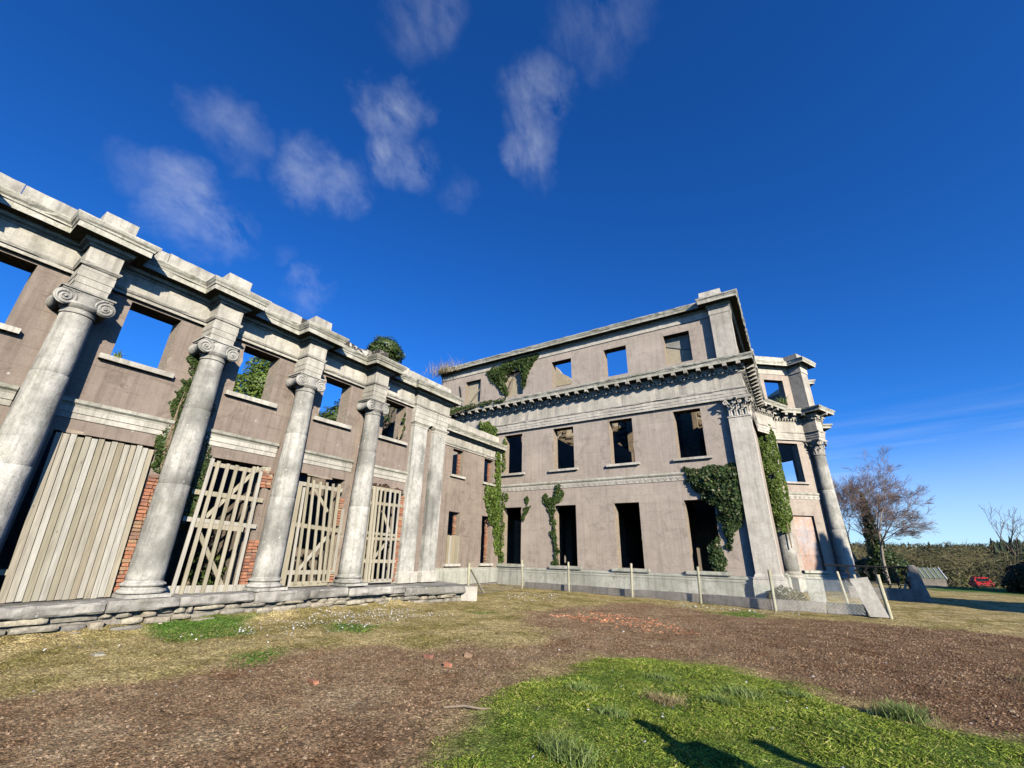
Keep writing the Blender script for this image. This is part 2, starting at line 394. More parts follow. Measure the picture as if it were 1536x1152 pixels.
M_INFILL = masonry_mat('yellow_rubble_infill', (.42, .33, .19), (.50, .42, .28), (.46, .42, .33), .9)
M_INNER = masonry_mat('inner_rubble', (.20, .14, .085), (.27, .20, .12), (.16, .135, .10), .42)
M_PLASTER = stone_mat('grey_plaster', (.38, .37, .32), (.31, .30, .26), (.24, .23, .19), moss=.3)
M_BRICK = ramp_mat('orange_brick', [(0, (.36, .15, .085)), (.35, (.43, .20, .115)), (.6, (.25, .12, .085)), (.8, (.45, .29, .17)), (1, (.17, .10, .08))], .35, 30, .5)
M_BRICKY = ramp_mat('yellow_brick', [(0, (.48, .33, .15)), (.5, (.42, .27, .13)), (1, (.50, .38, .22))], .35, 30, .5)
M_RUBBLE = ramp_mat('rubble_stone', [(0, (.36, .31, .225)), (.4, (.25, .23, .185)), (.7, (.43, .385, .28)), (1, (.20, .185, .155))], .45, 14, .9)
M_COPING = stone_mat('broken_coping_stone', (.50, .47, .405), (.34, .32, .275), (.165, .155, .13), patch=.8, moss=.5, spots=.9, bump=1.0)
M_BOARD = wood_mat('weathered_boards', [(0, (.30, .265, .18)), (.2, (.44, .42, .355)), (.4, (.27, .215, .125)), (.6, (.47, .45, .385)), (.8, (.32, .265, .165)), (1, (.41, .37, .28))])
M_SLAT = wood_mat('weathered_slats', [(0, (.36, .315, .215)), (.4, (.44, .395, .29)), (.7, (.32, .285, .195)), (1, (.46, .43, .36))])
M_POST = wood_mat('lichened_post_wood', [(0, (.42, .40, .26)), (1, (.52, .48, .33))], (18, 18, 3))
M_IVY = ramp_mat('ivy_leaf', [(0, (.030, .055, .014)), (.45, (.050, .090, .022)), (.8, (.085, .125, .030)), (1, (.13, .15, .05))], .2, 9, 0, .42, True, .22)
M_IVYB = ramp_mat('bright_ivy_leaf', [(0, (.065, .115, .018)), (.5, (.115, .185, .030)), (1, (.19, .24, .055))], .2, 9, 0, .45, True, .28)
M_IVYD = ramp_mat('dark_ivy_leaf', [(0, (.024, .048, .015)), (.55, (.052, .088, .026)), (.85, (.085, .12, .04)), (1, (.13, .095, .04))], .2, 9, 0, .4, True, .15)
M_YEW = ramp_mat('yew_foliage', [(0, (.010, .020, .008)), (1, (.028, .042, .015))], .2, 5, 0, .6, True, .1)
M_STEM = ramp_mat('ivy_stem', [(0, (.16, .12, .08)), (1, (.26, .2, .14))], .3, 20, .4)
M_BARK = ramp_mat('pale_bark', [(0, (.26, .22, .17)), (1, (.36, .32, .26))], .35, 9, .5)
M_TWIG = ramp_mat('purple_twig', [(0, (.10, .068, .058)), (.6, (.15, .105, .088)), (1, (.21, .15, .115))], .2, 3, 0, .8, True)
M_TWIGD = ramp_mat('dark_twig', [(0, (.07, .055, .045)), (1, (.13, .10, .075))], .2, 3, 0, .8, True)
M_SCRUB = ramp_mat('scrub_twig', [(0, (.075, .07, .03)), (.45, (.14, .12, .055)), (.75, (.055, .068, .025)), (1, (.20, .165, .09))], .2, .6, 0, .9, True)
M_FIR = ramp_mat('fir_foliage', [(0, (.014, .026, .014)), (.6, (.028, .045, .022)), (1, (.045, .062, .028))], .25, .3, 0, .8, True)
M_IRON = plain_mat('black_iron', (.018, .018, .018), .5)
M_WIRE = plain_mat('galvanised_wire', (.42, .43, .42), .45, .75)
M_SHEET = plain_mat('grey_sheet', (.33, .31, .265), .7, 0, .2, 8)
M_CONC = stone_mat('rough_concrete', (.36, .32, .265), (.26, .235, .195), (.15, .135, .11), patch=.6, moss=.45, spots=.5, bump=1.0)
M_BOARDPINK = stone_mat('stained_board', (.52, .37, .29), (.44, .28, .20), (.46, .44, .44), patch=.9, moss=0, streak=.5, spots=.5, bump=.2)
M_RED = plain_mat('red_paint', (.55, .025, .03), .55)
M_GLASS = plain_mat('dark_glass', (.02, .022, .025), .08)
M_RUBBER = plain_mat('black_rubber', (.02, .02, .02), .8)
M_GREENH = plain_mat('greenhouse_glass', (.15, .18, .12), .45)
M_WHITE = plain_mat('white_paint', (.75, .75, .72), .5)

# ------------------------------------------------------------------ ground (one sheet, dense near the camera)
LAWN = [(-2.4, 1.2), (-2.86, 3.71), (-3.2, 4.4), (-3.4, 5.28), (-3.67, 7.03), (-3.53, 8.63), (-2.65, 8.99), (-1.4, 9.48), (-0.58, 8.94), (-0.09, 8.28), (0.36, 7.8), (0.86, 7.51), (1.59, 7.59), (4.5, 7.2), (9, 5.5), (11, 1.0)]
DIRT = [(-9.5, 1.0), (-8.34, 1.87), (-8.32, 2.2), (-7.96, 3.03), (-7.9, 3.73), (-8.12, 4.94), (-7.48, 6.39), (-6.07, 7.88), (-5.12, 8.93), (-5.15, 9.9), (-6.49, 11.32), (-7.69, 12.98), (-7.72, 14.86), (-6.3, 18.9), (-4.22, 18.6), (-2.63, 17.3), (-1.19, 17.7), (1.22, 18.6), (2.67, 18.4), (5, 18.2), (9, 18.0), (14, 15), (16, 6), (11, 1.0), (-2, .5)]
PATCH = [[(-12.35, 4.6), (-12.2, 6.93), (-10.55, 5.95), (-10.6, 4.54)], [(-10.12, 7.9), (-9.01, 8.5), (-8.51, 7.5), (-9.4, 7.2)], [(-8.5, 4.67), (-8.38, 5.21), (-7.67, 4.8), (-7.82, 4.3)], [(-3.2, 17.75), (-1.88, 19.3), (-1.4, 17.4)], [(-9.5, 12.2), (-8.6, 12.6), (-8.8, 11.6)], [(6.5, 42), (10, 56), (22, 56), (16, 42)]]
def inside(P, X, Y):
    r = np.zeros(X.shape, bool); n = len(P)
    for i in range(n):
        x0, y0 = P[i]; x1, y1 = P[(i + 1) % n]
        c = ((y0 > Y) != (y1 > Y)); 
        with np.errstate(divide='ignore', invalid='ignore'):
            r ^= c & (X < (x1 - x0) * (Y - y0) / ((y1 - y0) if y1 != y0 else 1e-9) + x0)
    return r
def sdist(P, X, Y):
    d = np.full(X.shape, 1e9); n = len(P)
    for i in range(n):
        a = np.array(P[i]); b = np.array(P[(i + 1) % n]); ab = b - a
        t = np.clip(((X - a[0]) * ab[0] + (Y - a[1]) * ab[1]) / (ab @ ab), 0, 1)
        d = np.minimum(d, np.hypot(X - a[0] - t * ab[0], Y - a[1] - t * ab[1]))
    return np.where(inside(P, X, Y), d, -d)
class VN:
    """cheap periodic value noise on numpy arrays"""
    def __init__(s, seed): s.t = np.random.default_rng(seed).random((256, 256))
    def __call__(s, x, y):
        xi = np.floor(x).astype(int); yi = np.floor(y).astype(int); fx = x - xi; fy = y - yi
        fx = fx * fx * (3 - 2 * fx); fy = fy * fy * (3 - 2 * fy); g = lambda a, b: s.t[a % 256, b % 256]
        return (g(xi, yi) * (1 - fx) + g(xi + 1, yi) * fx) * (1 - fy) + (g(xi, yi + 1) * (1 - fx) + g(xi + 1, yi + 1) * fx) * fy
    def fbm(s, x, y, o=4):
        a = 0; w = .5; t = 0
        for k in range(o): a = a + w * s(x * 2 ** k + 17 * k, y * 2 ** k + 5 * k); t += w; w *= .5
        return a / t
V1, V2, V3 = VN(1), VN(2), VN(3)
def masks(X, Y):
    n = (V1.fbm(X * 1.1, Y * 1.1, 4) - .5) * 2.0
    sm = lambda d, w: np.clip(d / w + .5, 0, 1)
    lawn = sm(sdist(LAWN, X, Y) + n * .55, .5)
    ring = np.clip((-sdist(LAWN, X, Y) - .15 + n * .5) / .6, 0, 1)
    dirt = sm(sdist(DIRT, X, Y) + n * .75, .7) * (1 - lawn) * (.35 + .65 * ring)
    pat = np.zeros(X.shape)
    for p in PATCH: pat = np.maximum(pat, sm(sdist(p, X, Y) + n * .35, .35))
    return lawn, dirt, pat
def height(X, Y):
    h = (V2.fbm(X * .35, Y * .35, 3) - .5) * .10 + (V3.fbm(X * 2.2, Y * 2.2, 3) - .5) * .05
    h = h + (V1.fbm(X * 6, Y * 6, 2) - .5) * .03
    h = h + .25 * np.clip(1 - np.abs(X + 12.35) / .85, 0, 1) ** 1.4 * np.clip((13.6 - Y) / 2, 0, 1) * (1 + .35 * np.clip((6 - Y) / 4, 0, 1)) * (.45 + .9 * V2.fbm(Y * .8, Y * 0 + 3, 3))
    far = np.clip((np.hypot(X, Y) - 45) / 60, 0, 1)
    h = h * (1 - far)
    # grass bank behind the park edge, then the wooded hill
    h = h - np.clip((Y - 52) / 10, 0, 1) * .7 * np.clip((X - 4) / 6, 0, 1)
    D = np.hypot(X, Y)
    hill = np.clip((Y - 120) / 330, 0, 1)
    h = h + hill ** 1.3 * (10 + 5 * V1.fbm(X * .006 + 3, Y * .006, 3)) + np.clip(D - 700, 0, 600) * .0
    h = h - 2.2 * np.clip((Y - 62) / 40, 0, 1) * np.clip((120 - Y) / 30, 0, 1) * np.clip((X - 4) / 10, 0, 1)
    return h
def axis(lo, hi, st, far):
    a = list(np.arange(lo, hi + 1e-6, st)); s = st
    x = a[-1]
    while x < far: s *= 1.16; x += s; a.append(x)
    s = st; x = a[0]
    while x > -far: s *= 1.16; x -= s; a.insert(0, x)
    return np.array(a)
gx = axis(-13.5, 12.5, .115, 1500); gy = axis(1.0, 23.0, .115, 1500)
GX, GY = np.meshgrid(gx, gy); GZ = height(GX, GY)
lawn, dirt, pat = masks(GX, GY)
dark = np.clip((GX + 4.5 + (V2.fbm(GX * .8, GY * .8, 3) - .5) * 4) / 5, 0, 1) * (GY < 20)
hillm = np.clip((GY - 88) / 15, 0, 1); lawn_c = np.maximum(lawn, hillm * .75); dirt = np.maximum(dirt, hillm); dark = np.maximum(dark, hillm)
GZ = GZ + lawn * .03 - dirt * .02
nx_, ny_ = len(gx), len(gy)
co = np.stack([GX, GY, GZ], -1).reshape(-1, 3)
idx = np.arange(nx_ * ny_).reshape(ny_, nx_)
fc = np.stack([idx[:-1, :-1], idx[:-1, 1:], idx[1:, 1:], idx[1:, :-1]], -1).reshape(-1, 4)
def np_mesh(name, co, faces, mats):
    me = bpy.data.meshes.new(name); k = faces.shape[1]
    me.vertices.add(len(co)); me.vertices.foreach_set('co', np.asarray(co, np.float32).ravel())
    me.loops.add(faces.size); me.loops.foreach_set('vertex_index', faces.astype(np.int32).ravel())
    me.polygons.add(len(faces)); me.polygons.foreach_set('loop_start', np.arange(0, faces.size, k, dtype=np.int32))
    try: me.polygons.foreach_set('loop_total', np.full(len(faces), k, np.int32))
    except Exception: pass
    for m in (mats if isinstance(mats, (list, tuple)) else [mats]): me.materials.append(m)
    me.update(calc_edges=True); return me
def ground_mat():
    m, nt, b = mat('soil_moss_and_turf'); N = NT(nt); b.inputs['Roughness'].default_value = 1.0; b.inputs['Specular IOR Level'].default_value = .1
    A = nt.nodes.new('ShaderNodeAttribute'); A.attribute_name = 'cover'
    s = nt.nodes.new('ShaderNodeSeparateColor'); nt.links.new(A.outputs['Color'], s.inputs[0])
    fine = N.noise(26, 6, .75); med = N.noise(3.4, 6, .7); big = N.noise(.8, 5, .6); vf = N.noise(90, 3, .7)
    straw = N.mix(N.ramp(med, [(.35, 0.), (.65, 1.)]), (.42, .31, .125), (.66, .53, .245))
    straw = N.mix(N.ramp(big, [(.45, 0.), (.62, .8)]), straw, (.24, .21, .05))
    straw = N.mix(N.ramp(N.noise(1.6, 5, .7, dist=.5), [(.56, 0.), (.72, .75)]), straw, (.14, .085, .028))
    soil = N.mix(N.ramp(med, [(.34, 0.), (.66, 1.)]), (.215, .130, .066), (.42, .29, .158))
    soil = N.mix(N.ramp(big, [(.47, 0.), (.63, .7)]), soil, (.48, .36, .205))
    soil = N.mix(N.ramp(N.noise(1.1, 4, .6), [(.52, 0.), (.7, .6)]), soil, (.21, .10, .042))
    grass = N.mix(N.ramp(med, [(.34, 0.), (.68, 1.)]), (.085, .14, .018), (.185, .265, .042))
    grass = N.mix(N.ramp(N.noise(1.7, 5, .7), [(.55, 0.), (.75, .6)]), grass, (.36, .30, .11))
    soil = N.mix(N.math('MULTIPLY', A.outputs['Alpha'], 1.0), soil, N.mix(1.0, soil, (.58, .49, .45), 'MULTIPLY'))
    col = N.mix(s.outputs[1], straw, soil); col = N.mix(s.outputs[2], col, (.10, .19, .03)); col = N.mix(s.outputs[0], col, grass)
    col = N.mix(1.0, col, N.ramp(fine, [(.30, .35), (.70, 1.7)]), 'MULTIPLY')
    col = N.mix(1.0, col, N.ramp(vf, [(.3, .7), (.7, 1.3)]), 'MULTIPLY')
    vo = nt.nodes.new('ShaderNodeTexVoronoi'); vo.inputs['Scale'].default_value = 34; nt.links.new(N.mapped((1, 1, .2)), vo.inputs['Vector'])
    vs = nt.nodes.new('ShaderNodeSeparateColor'); nt.links.new(vo.outputs['Color'], vs.inputs[0])
    col = N.mix(1.0, col, N.ramp(vs.outputs[0], [(0, .58), (.7, 1.1), (1, 1.5)]), 'MULTIPLY')
    col = N.mix(1.0, col, N.ramp(vo.outputs['Distance'], [(.2, 1.12), (.75, .62)]), 'MULTIPLY')
    v2 = nt.nodes.new('ShaderNodeTexVoronoi'); v2.inputs['Scale'].default_value = 11; nt.links.new(N.mapped((1, 1, .2)), v2.inputs['Vector'])
    v2s = nt.nodes.new('ShaderNodeSeparateColor'); nt.links.new(v2.outputs['Color'], v2s.inputs[0])
    col = N.mix(.6, col, N.mix(1.0, col, N.ramp(v2s.outputs[1], [(0, .62), (1, 1.35)]), 'MULTIPLY'))
    nt.links.new(col, b.inputs['Base Color'])
    N.bump(N.math('ADD', N.math('MULTIPLY', vo.outputs['Distance'], -1.0), N.math('ADD', N.math('MULTIPLY', fine, 1.0), N.math('MULTIPLY', vf, .5))), .8, .022, b)
    return m
M_GROUND = ground_mat()
gme = np_mesh('ground', co, fc, M_GROUND)
ca = gme.color_attributes.new('cover', 'FLOAT_COLOR', 'POINT')
ca.data.foreach_set('color', np.stack([lawn_c, dirt, pat, dark], -1).astype(np.float32).ravel())
gme.shade_smooth()
kind(link('ground', gme), 'structure')

# ------------------------------------------------------------------ Ionic column (built once, copied)
WX = -13.05                                   # render face of the colonnaded wing
wf = frame((WX, 0), (0, 1), (1, 0))            # u = world Y, n = outwards
PLAT = 0.67
def ionic_column():
    c = bpy.data.objects.new('column', None); COL.objects.link(c); c.empty_display_size = .3
    b = MB()
    b.box(WORLD, -.44, .44, -.42, .44, 0, .07)
    b.lathe((0, 0, .07), [(.40, 0), (.445, .02), (.455, .05), (.43, .085), (.385, .10), (.375, .13), (.385, .15), (.415, .165), (.425, .19), (.40, .22), (.36, .235), (.352, .27)], 36)
    b.build('base', M_COLUMN, c, True)
    zs = [.34, 2.45, 4.35, 5.72]
    def rad(z):
        t = (z - .34) / 5.4; return .352 - .075 * t ** 1.5
    for k in range(3):
        d = MB(); a, e = zs[k], zs[k + 1]
        n = 9; pr = [(rad(a) - .006, a)] + [(rad(a + (e - a) * q / n), a + .008 + (e - a - .016) * q / n) for q in range(n + 1)] + [(rad(e) - .006, e)]
        d.lathe((0, 0, 0), pr, 40); d.build('drum', M_COLUMN, c, True)
    cap = MB()
    cap.lathe((0, 0, 0), [(.275, 5.72), (.295, 5.735), (.295, 5.77), (.28, 5.785), (.285, 5.84), (.33, 5.87), (.36, 5.93), (.34, 5.98), (.30, 6.0), (.30, 6.2)], 36)
    cap.build('capital', M_COLUMN, c, True)
    ca_ = c.children[-1]
    f = frame((0, 0), (0, 1), (1, 0))
    a = MB()
    a.box(f, -.46, .46, -.42, .30, 6.245, 6.285); a.box(f, -.43, .43, -.40, .27, 6.205, 6.245)
    # channel between the volutes, sagging a little
    rows = []
    for u in np.linspace(-.36, .36, 13):
        s_ = .03 * (1 - (u / .36) ** 2); rows.append([f(u, n, z) for n, z in ((.235, 6.02 - s_), (.235, 6.20), (-.35, 6.20), (-.35, 6.02 - s_))])
    a.grid(rows, closed=True)
    for z in (6.19, 6.06): a.tube([f(u, .24, z - (.03 * (1 - (u / .36) ** 2) if z < 6.1 else 0)) for u in np.linspace(-.34, .34, 13)], .014, 6)
    for sgn in (-1, 1):
        cu, cz, r0 = .335 * sgn, 6.035, .185
        prof = [(.0, .255), (.165, .255), (.185, .245), (.185, .20), (.165, .15), (.145, .0), (.145, -.15), (.175, -.30), (.175, -.36), (0, -.36)]
        rows = [[f(cu + r * math.cos(q * math.pi / 14), n, cz + r * math.sin(q * math.pi / 14)) for q in range(28)] for r, n in prof]
        a.grid(rows, closed=True)
        pts = []; rr = []
        for q in range(66):
            t = q / 65; ang = math.pi / 2 - sgn * (-1) * t * 2.6 * 2 * math.pi
            r = r0 * (1 - t) ** 1.15 * .93 + .012
            pts.append(f(cu + r * math.cos(ang), .262, cz + r * math.sin(ang))); rr.append(.017 * (1 - t) + .009)
        a.tube(pts, rr, 6)
        a.tube([f(cu, .24, cz), f(cu, .285, cz)], .028, 8)
    a.build('volutes', M_COLUMN, c, True)
    return c

# ------------------------------------------------------------------ colonnaded wing
CY = [1.674 + 2.768 * i for i in range(-4, 4)]          # column axes
WY = [.29 + 2.768 * i for i in range(-3, 5)]            # window centres
W0, W1 = -10.6, 14.45
wing = thing('colonnaded_wing', 'long roofless colonnade wing with grey Ionic columns on brown rendered wall', 'building', (WX, 6, 0))
holes = []
for i, y in enumerate(WY):
    holes.append((y - .54, y + .54, 5.887, 7.407)); holes.append((y - .93, y + .93, PLAT, 4.0 if i > 3 else 3.95))
mb = MB(); wall(mb, wf, W0, W1, .3, 7.47, holes, .55); mb.build('wall', [M_RENDER_W, M_REVEAL], wing)
mb = MB(); wall(mb, frame((WX, W1), (-1, 0), (0, 1)), .0, 6.5, .3, 8.6, [], .5); mb.build('return_wall', [M_RENDER_W, M_BACK], wing)
mb = MB(); wall(mb, frame((-17.6, 0), (0, 1), (1, 0)), W0, W1, 0, 5.9, [], .5); mb.build('back_wall', [M_BACK, M_BACK], wing)
for y in [c for c in CY[:-1]] + [W0 + .3]:
    mb = MB(); wall(mb, frame((WX - .55, y - .22), (-1, 0), (0, -1)), 0, 4.0, .3, 5.6, [], .45); mb.build('cross_wall', [M_BACK, M_BACK], wing)
for y in WY:
    mb = MB(); mb.box(wf, y - .74, y + .74, -.3, .13, 5.76, 5.884, jit=.006); mb.build('sill', M_STONE, wing)
for k, y in enumerate(CY[:-1] + [CY[-1]]):               # string course between the columns
    a = y + .30; b_ = (CY[k + 1] - .30) if k + 1 < len(CY) else 12.36
    mb = MB(); P = [(WX, a), (WX, b_)]
    sweep(mb, P, [(-.02, 4.56), (.035, 4.56), (.05, 4.60), (.10, 4.64), (.115, 4.70), (.06, 4.725), (-.02, 4.735)])
    mb.build('string_moulding', M_CORN, wing)
    mb = MB(); sweep(mb, P, [(-.02, 4.30), (.025, 4.30), (.025, 4.42), (.045, 4.425), (.045, 4.555), (-.02, 4.555)]); mb.build('string_band', M_STONE, wing)
# entablature: straight core, then architrave, frieze, cornice breaking forward over every column
FX = WX + .10
mb = MB(); mb.box(wf, W0, W1, -.55, .06, 7.475, 8.62); mb.build('entablature_core', M_STONE, wing)
def brk(y, half, dep, x): return [(x, y - half), (x + dep, y - half), (x + dep, y + half), (x, y + half)]
def path_between(y0, y1, first, x, half, dep):
    return None
BD = .53
AR = [(-.05, 7.475), (.0, 7.475), (.0, 7.55), (.03, 7.56), (.06, 7.61), (.06, 7.635), (.02, 7.65), (.0, 7.66), (-.05, 7.66)]
FRZ = [(-.05, 7.66), (.0, 7.66), (.0, 8.06), (-.05, 8.06)]
COR = [(-.05, 8.06), (.02, 8.06), (.05, 8.10), (.12, 8.13), (.15, 8.205), (.36, 8.215), (.36, 8.345), (.385, 8.36), (.395, 8.40), (.43, 8.44), (.46, 8.50), (.46, 8.535), (-.05, 8.60)]
mid = [(CY[i] + CY[i + 1]) / 2 for i in range(len(CY) - 1)]
cuts = [W0 + .1] + mid + [11.36]
for k, y in enumerate(CY):
    pth = [(FX, cuts[k])] + brk(y, .31, BD, FX) + [(FX, cuts[k + 1])]
    for nm, pr, m_ in (('architrave', AR, M_STONE), ('frieze', FRZ, M_STONE), ('cornice', COR, M_CORN)):
        mb = MB(); sweep(mb, pth, pr, wear=.006); mb.build(nm, m_, wing)
    mb = MB(); mb.box(wf, y - .30, y + .30, 0, .10 + BD - .02, 7.47, 8.59)
    for q, (h0, h1) in enumerate(((6.96, 7.12), (7.12, 7.29), (7.29, 7.475))):      # three fasciae under the block
        e = .012 * q; mb.box(wf, y - .295 - e, y + .295 + e, -.02, .60 + e, h0, h1)
    mb.build('entablature_block', M_STONE, wing)
    if y < 9: 
        mb = MB(); mb.box(wf, y - .31, y + .31, -.15, .62, 8.60, 9.07, jit=.012); mb.build('pedestal', M_STONE, wing)
    else:
        mb = MB(); mb.box(wf, y - .31, y + .12, -.15, .62, 8.60, 9.0, jit=.03); mb.build('pedestal', M_PARAPET, wing)
pth = [(FX, 11.36), (FX, 12.28), (FX + .14, 12.28), (FX + .14, 14.40)]
for nm, pr, m_ in (('architrave', AR, M_STONE), ('frieze', FRZ, M_STONE), ('cornice', COR, M_CORN)):
    mb = MB(); sweep(mb, pth + [(-16.2, 14.40)], pr, wear=.006); mb.build(nm, m_, wing)
yy = W0
while yy < W1 - .1:                                      # parapet stones
    L_ = random.uniform(1.1, 1.6); e = min(yy + L_, W1 + .05)
    if W1 - e < .5: e = W1 + .05
    mb = MB(); dz = random.uniform(-.02, .025)
    worn = 5.5 < yy < 10.5
    n = 9; rows = []
    for q in range(n):
        u = yy + .008 + (e - yy - .016) * q / (n - 1)
        t = 9.06 + dz - (random.uniform(0, .10) if worn else random.uniform(0, .018)); o = .14 - (random.uniform(0, .07) if worn else 0)
        rows.append([wf(u, o, 8.585), wf(u, o - random.uniform(0, .02), (8.585 + t) / 2), wf(u, o - .005, t - .02), wf(u, o - .03, t), wf(u, -.28, t), wf(u, -.28, 8.585)])
    mb.grid(rows, closed=True); mb.face(rows[0]); mb.face(list(reversed(rows[-1])))
    mb.build('parapet_stone', M_PARAPET if worn else M_STONE, wing); yy = e
# pilasters closing the colonnade
for (a, b_) in ((12.33, 13.10), (13.56, 14.32)):
    mb = MB(); mb.box(wf, a, b_, -.05, .20, 1.03, 6.68); mb.build('pilaster', M_COLUMN, wing)
    mb = MB(); sweep(mb, [(WX, a), (WX + .20, a), (WX + .20, b_), (WX, b_)], [(-.02, PLAT - .05), (.07, PLAT - .05), (.07, .88), (.05, .90), (.05, .95), (.02, .98), (.0, 1.03), (-.02, 1.03)]); mb.build('pilaster_base', M_STONE, wing)
    mb = MB(); sweep(mb, [(WX, a), (WX + .20, a), (WX + .20, b_), (WX, b_)], [(-.02, 6.66), (.0, 6.66), (.02, 6.70), (.02, 6.74), (.06, 6.80), (.09, 6.83), (.09, 6.885), (-.02, 6.90)]); mb.build('pilaster_cap', M_STONE, wing)
mb = MB()
for q, (h0, h1) in enumerate(((6.90, 7.08), (7.08, 7.27), (7.27, 7.475))): mb.box(wf, 12.30 - .01 * q, 14.36 + .01 * q, -.02, .20 + .014 * q, h0, h1)
mb.build('architrave_fascia', M_STONE, wing)
mb = MB(); mb.box(wf, 13.10, 13.56, -.02, .04, .62, 1.0); mb.build('plinth', M_STONE, wing)
# columns
proto = ionic_column(); proto.location = (-12.66, CY[0], PLAT); attach(proto, wing)
for y in CY[1:]: copy_tree(proto, wing, (-12.66, y, PLAT))
# brickwork laid bare beside the doorways
def brick_mesh():
    mb = MB(); mb.box(WORLD, -.105, .105, -.05, .05, -.034, .034, jit=.006); return mb.mesh('brick', M_BRICK)
BRICKS = [brick_mesh() for _ in range(5)]
def brick(y, x, z, sy=1.0, m=None, parent=wing):
    o = link('brick', random.choice(BRICKS), parent)
    o.matrix_parent_inverse = world_of(parent).inverted()
    o.location = (x + random.uniform(-.022, .022), y, z); o.rotation_euler = (random.uniform(-.05, .05), random.uniform(-.03, .03), math.pi / 2 + random.uniform(-.06, .06)); o.scale = (sy * random.uniform(.86, 1.06), 1, 1)
    return o
def jamb(y0, y1, z0, z1, x=WX + .035):
    z = z0; k = 0
    while z < z1:
        w = y1 - y0
        if w > .26:
            s = random.uniform(.4, .6); 
            for a, b_ in ((y0, y0 + w * s), (y0 + w * s, y1)): brick((a + b_) / 2, x, z, (b_ - a) / .225)
        else: brick((y0 + y1) / 2 + random.uniform(-.02, .02), x, z, w / .21)
        z += .082; k += 1
jamb(4.00, 4.32, .75, 3.35); jamb(6.72, 6.98, .75, 1.9); jamb(6.62, 6.95, 3.42, 3.85); jamb(12.12, 12.32, .75, 3.75)
jamb(9.42, 9.62, .8, 1.15); jamb(9.40, 9.55, 2.5, 3.4)
mb = MB(); mb.box(wf, 6.74, 6.93, -.02, .03, 1.9, 3.4, jit=.01); mb.build('render_patch', M_RENDER_W, wing)
# broken stones over the second doorway
for (a, z, s) in ((6.55, 3.86, .14), (6.72, 3.88, .11), (6.83, 3.76, .10)):
    mb = MB(); mb.box(wf, a - s, a + s, -.2, .06, z - .07, z + .07, jit=.035); mb.build('loose_stone', M_RUBBLE, wing)

# ------------------------------------------------------------------ link wing, set back
LX = -16.22; lf = frame((LX, 0), (0, 1), (1, 0))
lw = thing('link_wing', 'narrow set-back link between colonnade and tall block, two windows on each floor', 'building', (LX, 19, 0))
LW = [(18.82, 19.80), (21.93, 22.93)]
mb = MB(); wall(mb, lf, 14.9, 23.86, 0, 7.47, [(a, b_, 5.887, 7.407) for a, b_ in LW] + [(a, b_, 1.16, 3.85) for a, b_ in LW], .5)
mb.build('wall', [M_RENDER_W, M_REVEAL], lw)
for a, b_ in LW:
    for z in (5.884, 1.157):
        mb = MB(); mb.box(lf, a - .17, b_ + .17, -.3, .14, z - .13, z, jit=.005); mb.build('sill', M_STONE, lw)
mb = MB(); mb.box(lf, 14.9, 23.86, -.5, .04, 7.475, 8.62); mb.build('entablature_core', M_STONE, lw)
P = [(LX + .06, 14.95), (LX + .06, 23.83)]
for nm, pr, m_ in (('architrave', AR, M_STONE), ('frieze', FRZ, M_STONE), ('cornice', COR, M_CORN)):
    mb = MB(); sweep(mb, P, pr, wear=.006); mb.build(nm, m_, lw)
yy = 14.9
while yy < 23.2:
    e = min(yy + random.uniform(1.3, 1.9), 23.3); e = 23.3 if 23.3 - e < .6 else e
    mb = MB(); mb.box(lf, yy + .006, e - .006, -.3, .12, 8.59, 9.05 + random.uniform(-.03, .02), jit=.012); mb.build('parapet_stone', M_STONE, lw); yy = e
mb = MB(); sweep(mb, [(LX, 14.9), (LX, 23.8)], [(-.02, .1), (.09, .1), (.09, .78), (.07, .82), (.05, .90), (.0, .94), (-.02, .94)]); mb.build('plinth', M_PLINTH, lw)
mb = MB(); wall(mb, frame((-20.2, 0), (0, 1), (1, 0)), 14.9, 23.8, 0, 6.6, [], .5); mb.build('back_wall', [M_BACK, M_BACK], lw)
mb = MB(); wall(mb, frame((LX - .5, 20.9), (-1, 0), (0, -1)), 0, 3.5, 0, 7.6, [], .45); mb.build('cross_wall', [M_REVEAL, M_REVEAL], lw)
def lbrick(y, x, z, sy): brick(y, x, z, sy, parent=lw)
for (y0, y1, z0, z1) in ((19.62, 19.80, 5.95, 7.3), (22.74, 22.93, 1.2, 3.8), (22.76, 22.93, 5.95, 7.3), (19.62, 19.8, 2.65, 3.8)):
    z = z0
    while z < z1: lbrick((y0 + y1) / 2, LX - .30, z, .9); z += .085
# timber boarding over the lower half of its first window
wb = thing('window_boarding', 'pale vertical planks closing the lower half of a ground floor window', 'boarding', (LX, 19.3, 1.16))
a = 18.80
for k in range(6):
    mb = MB(); w = 1.06 / 6; mb.box(lf, a + .004, a + w - .004, .01, .045 + random.uniform(0, .01), 1.16, 2.60 + random.uniform(-.03, .03)); mb.build('plank', M_BOARD, wb); a += w

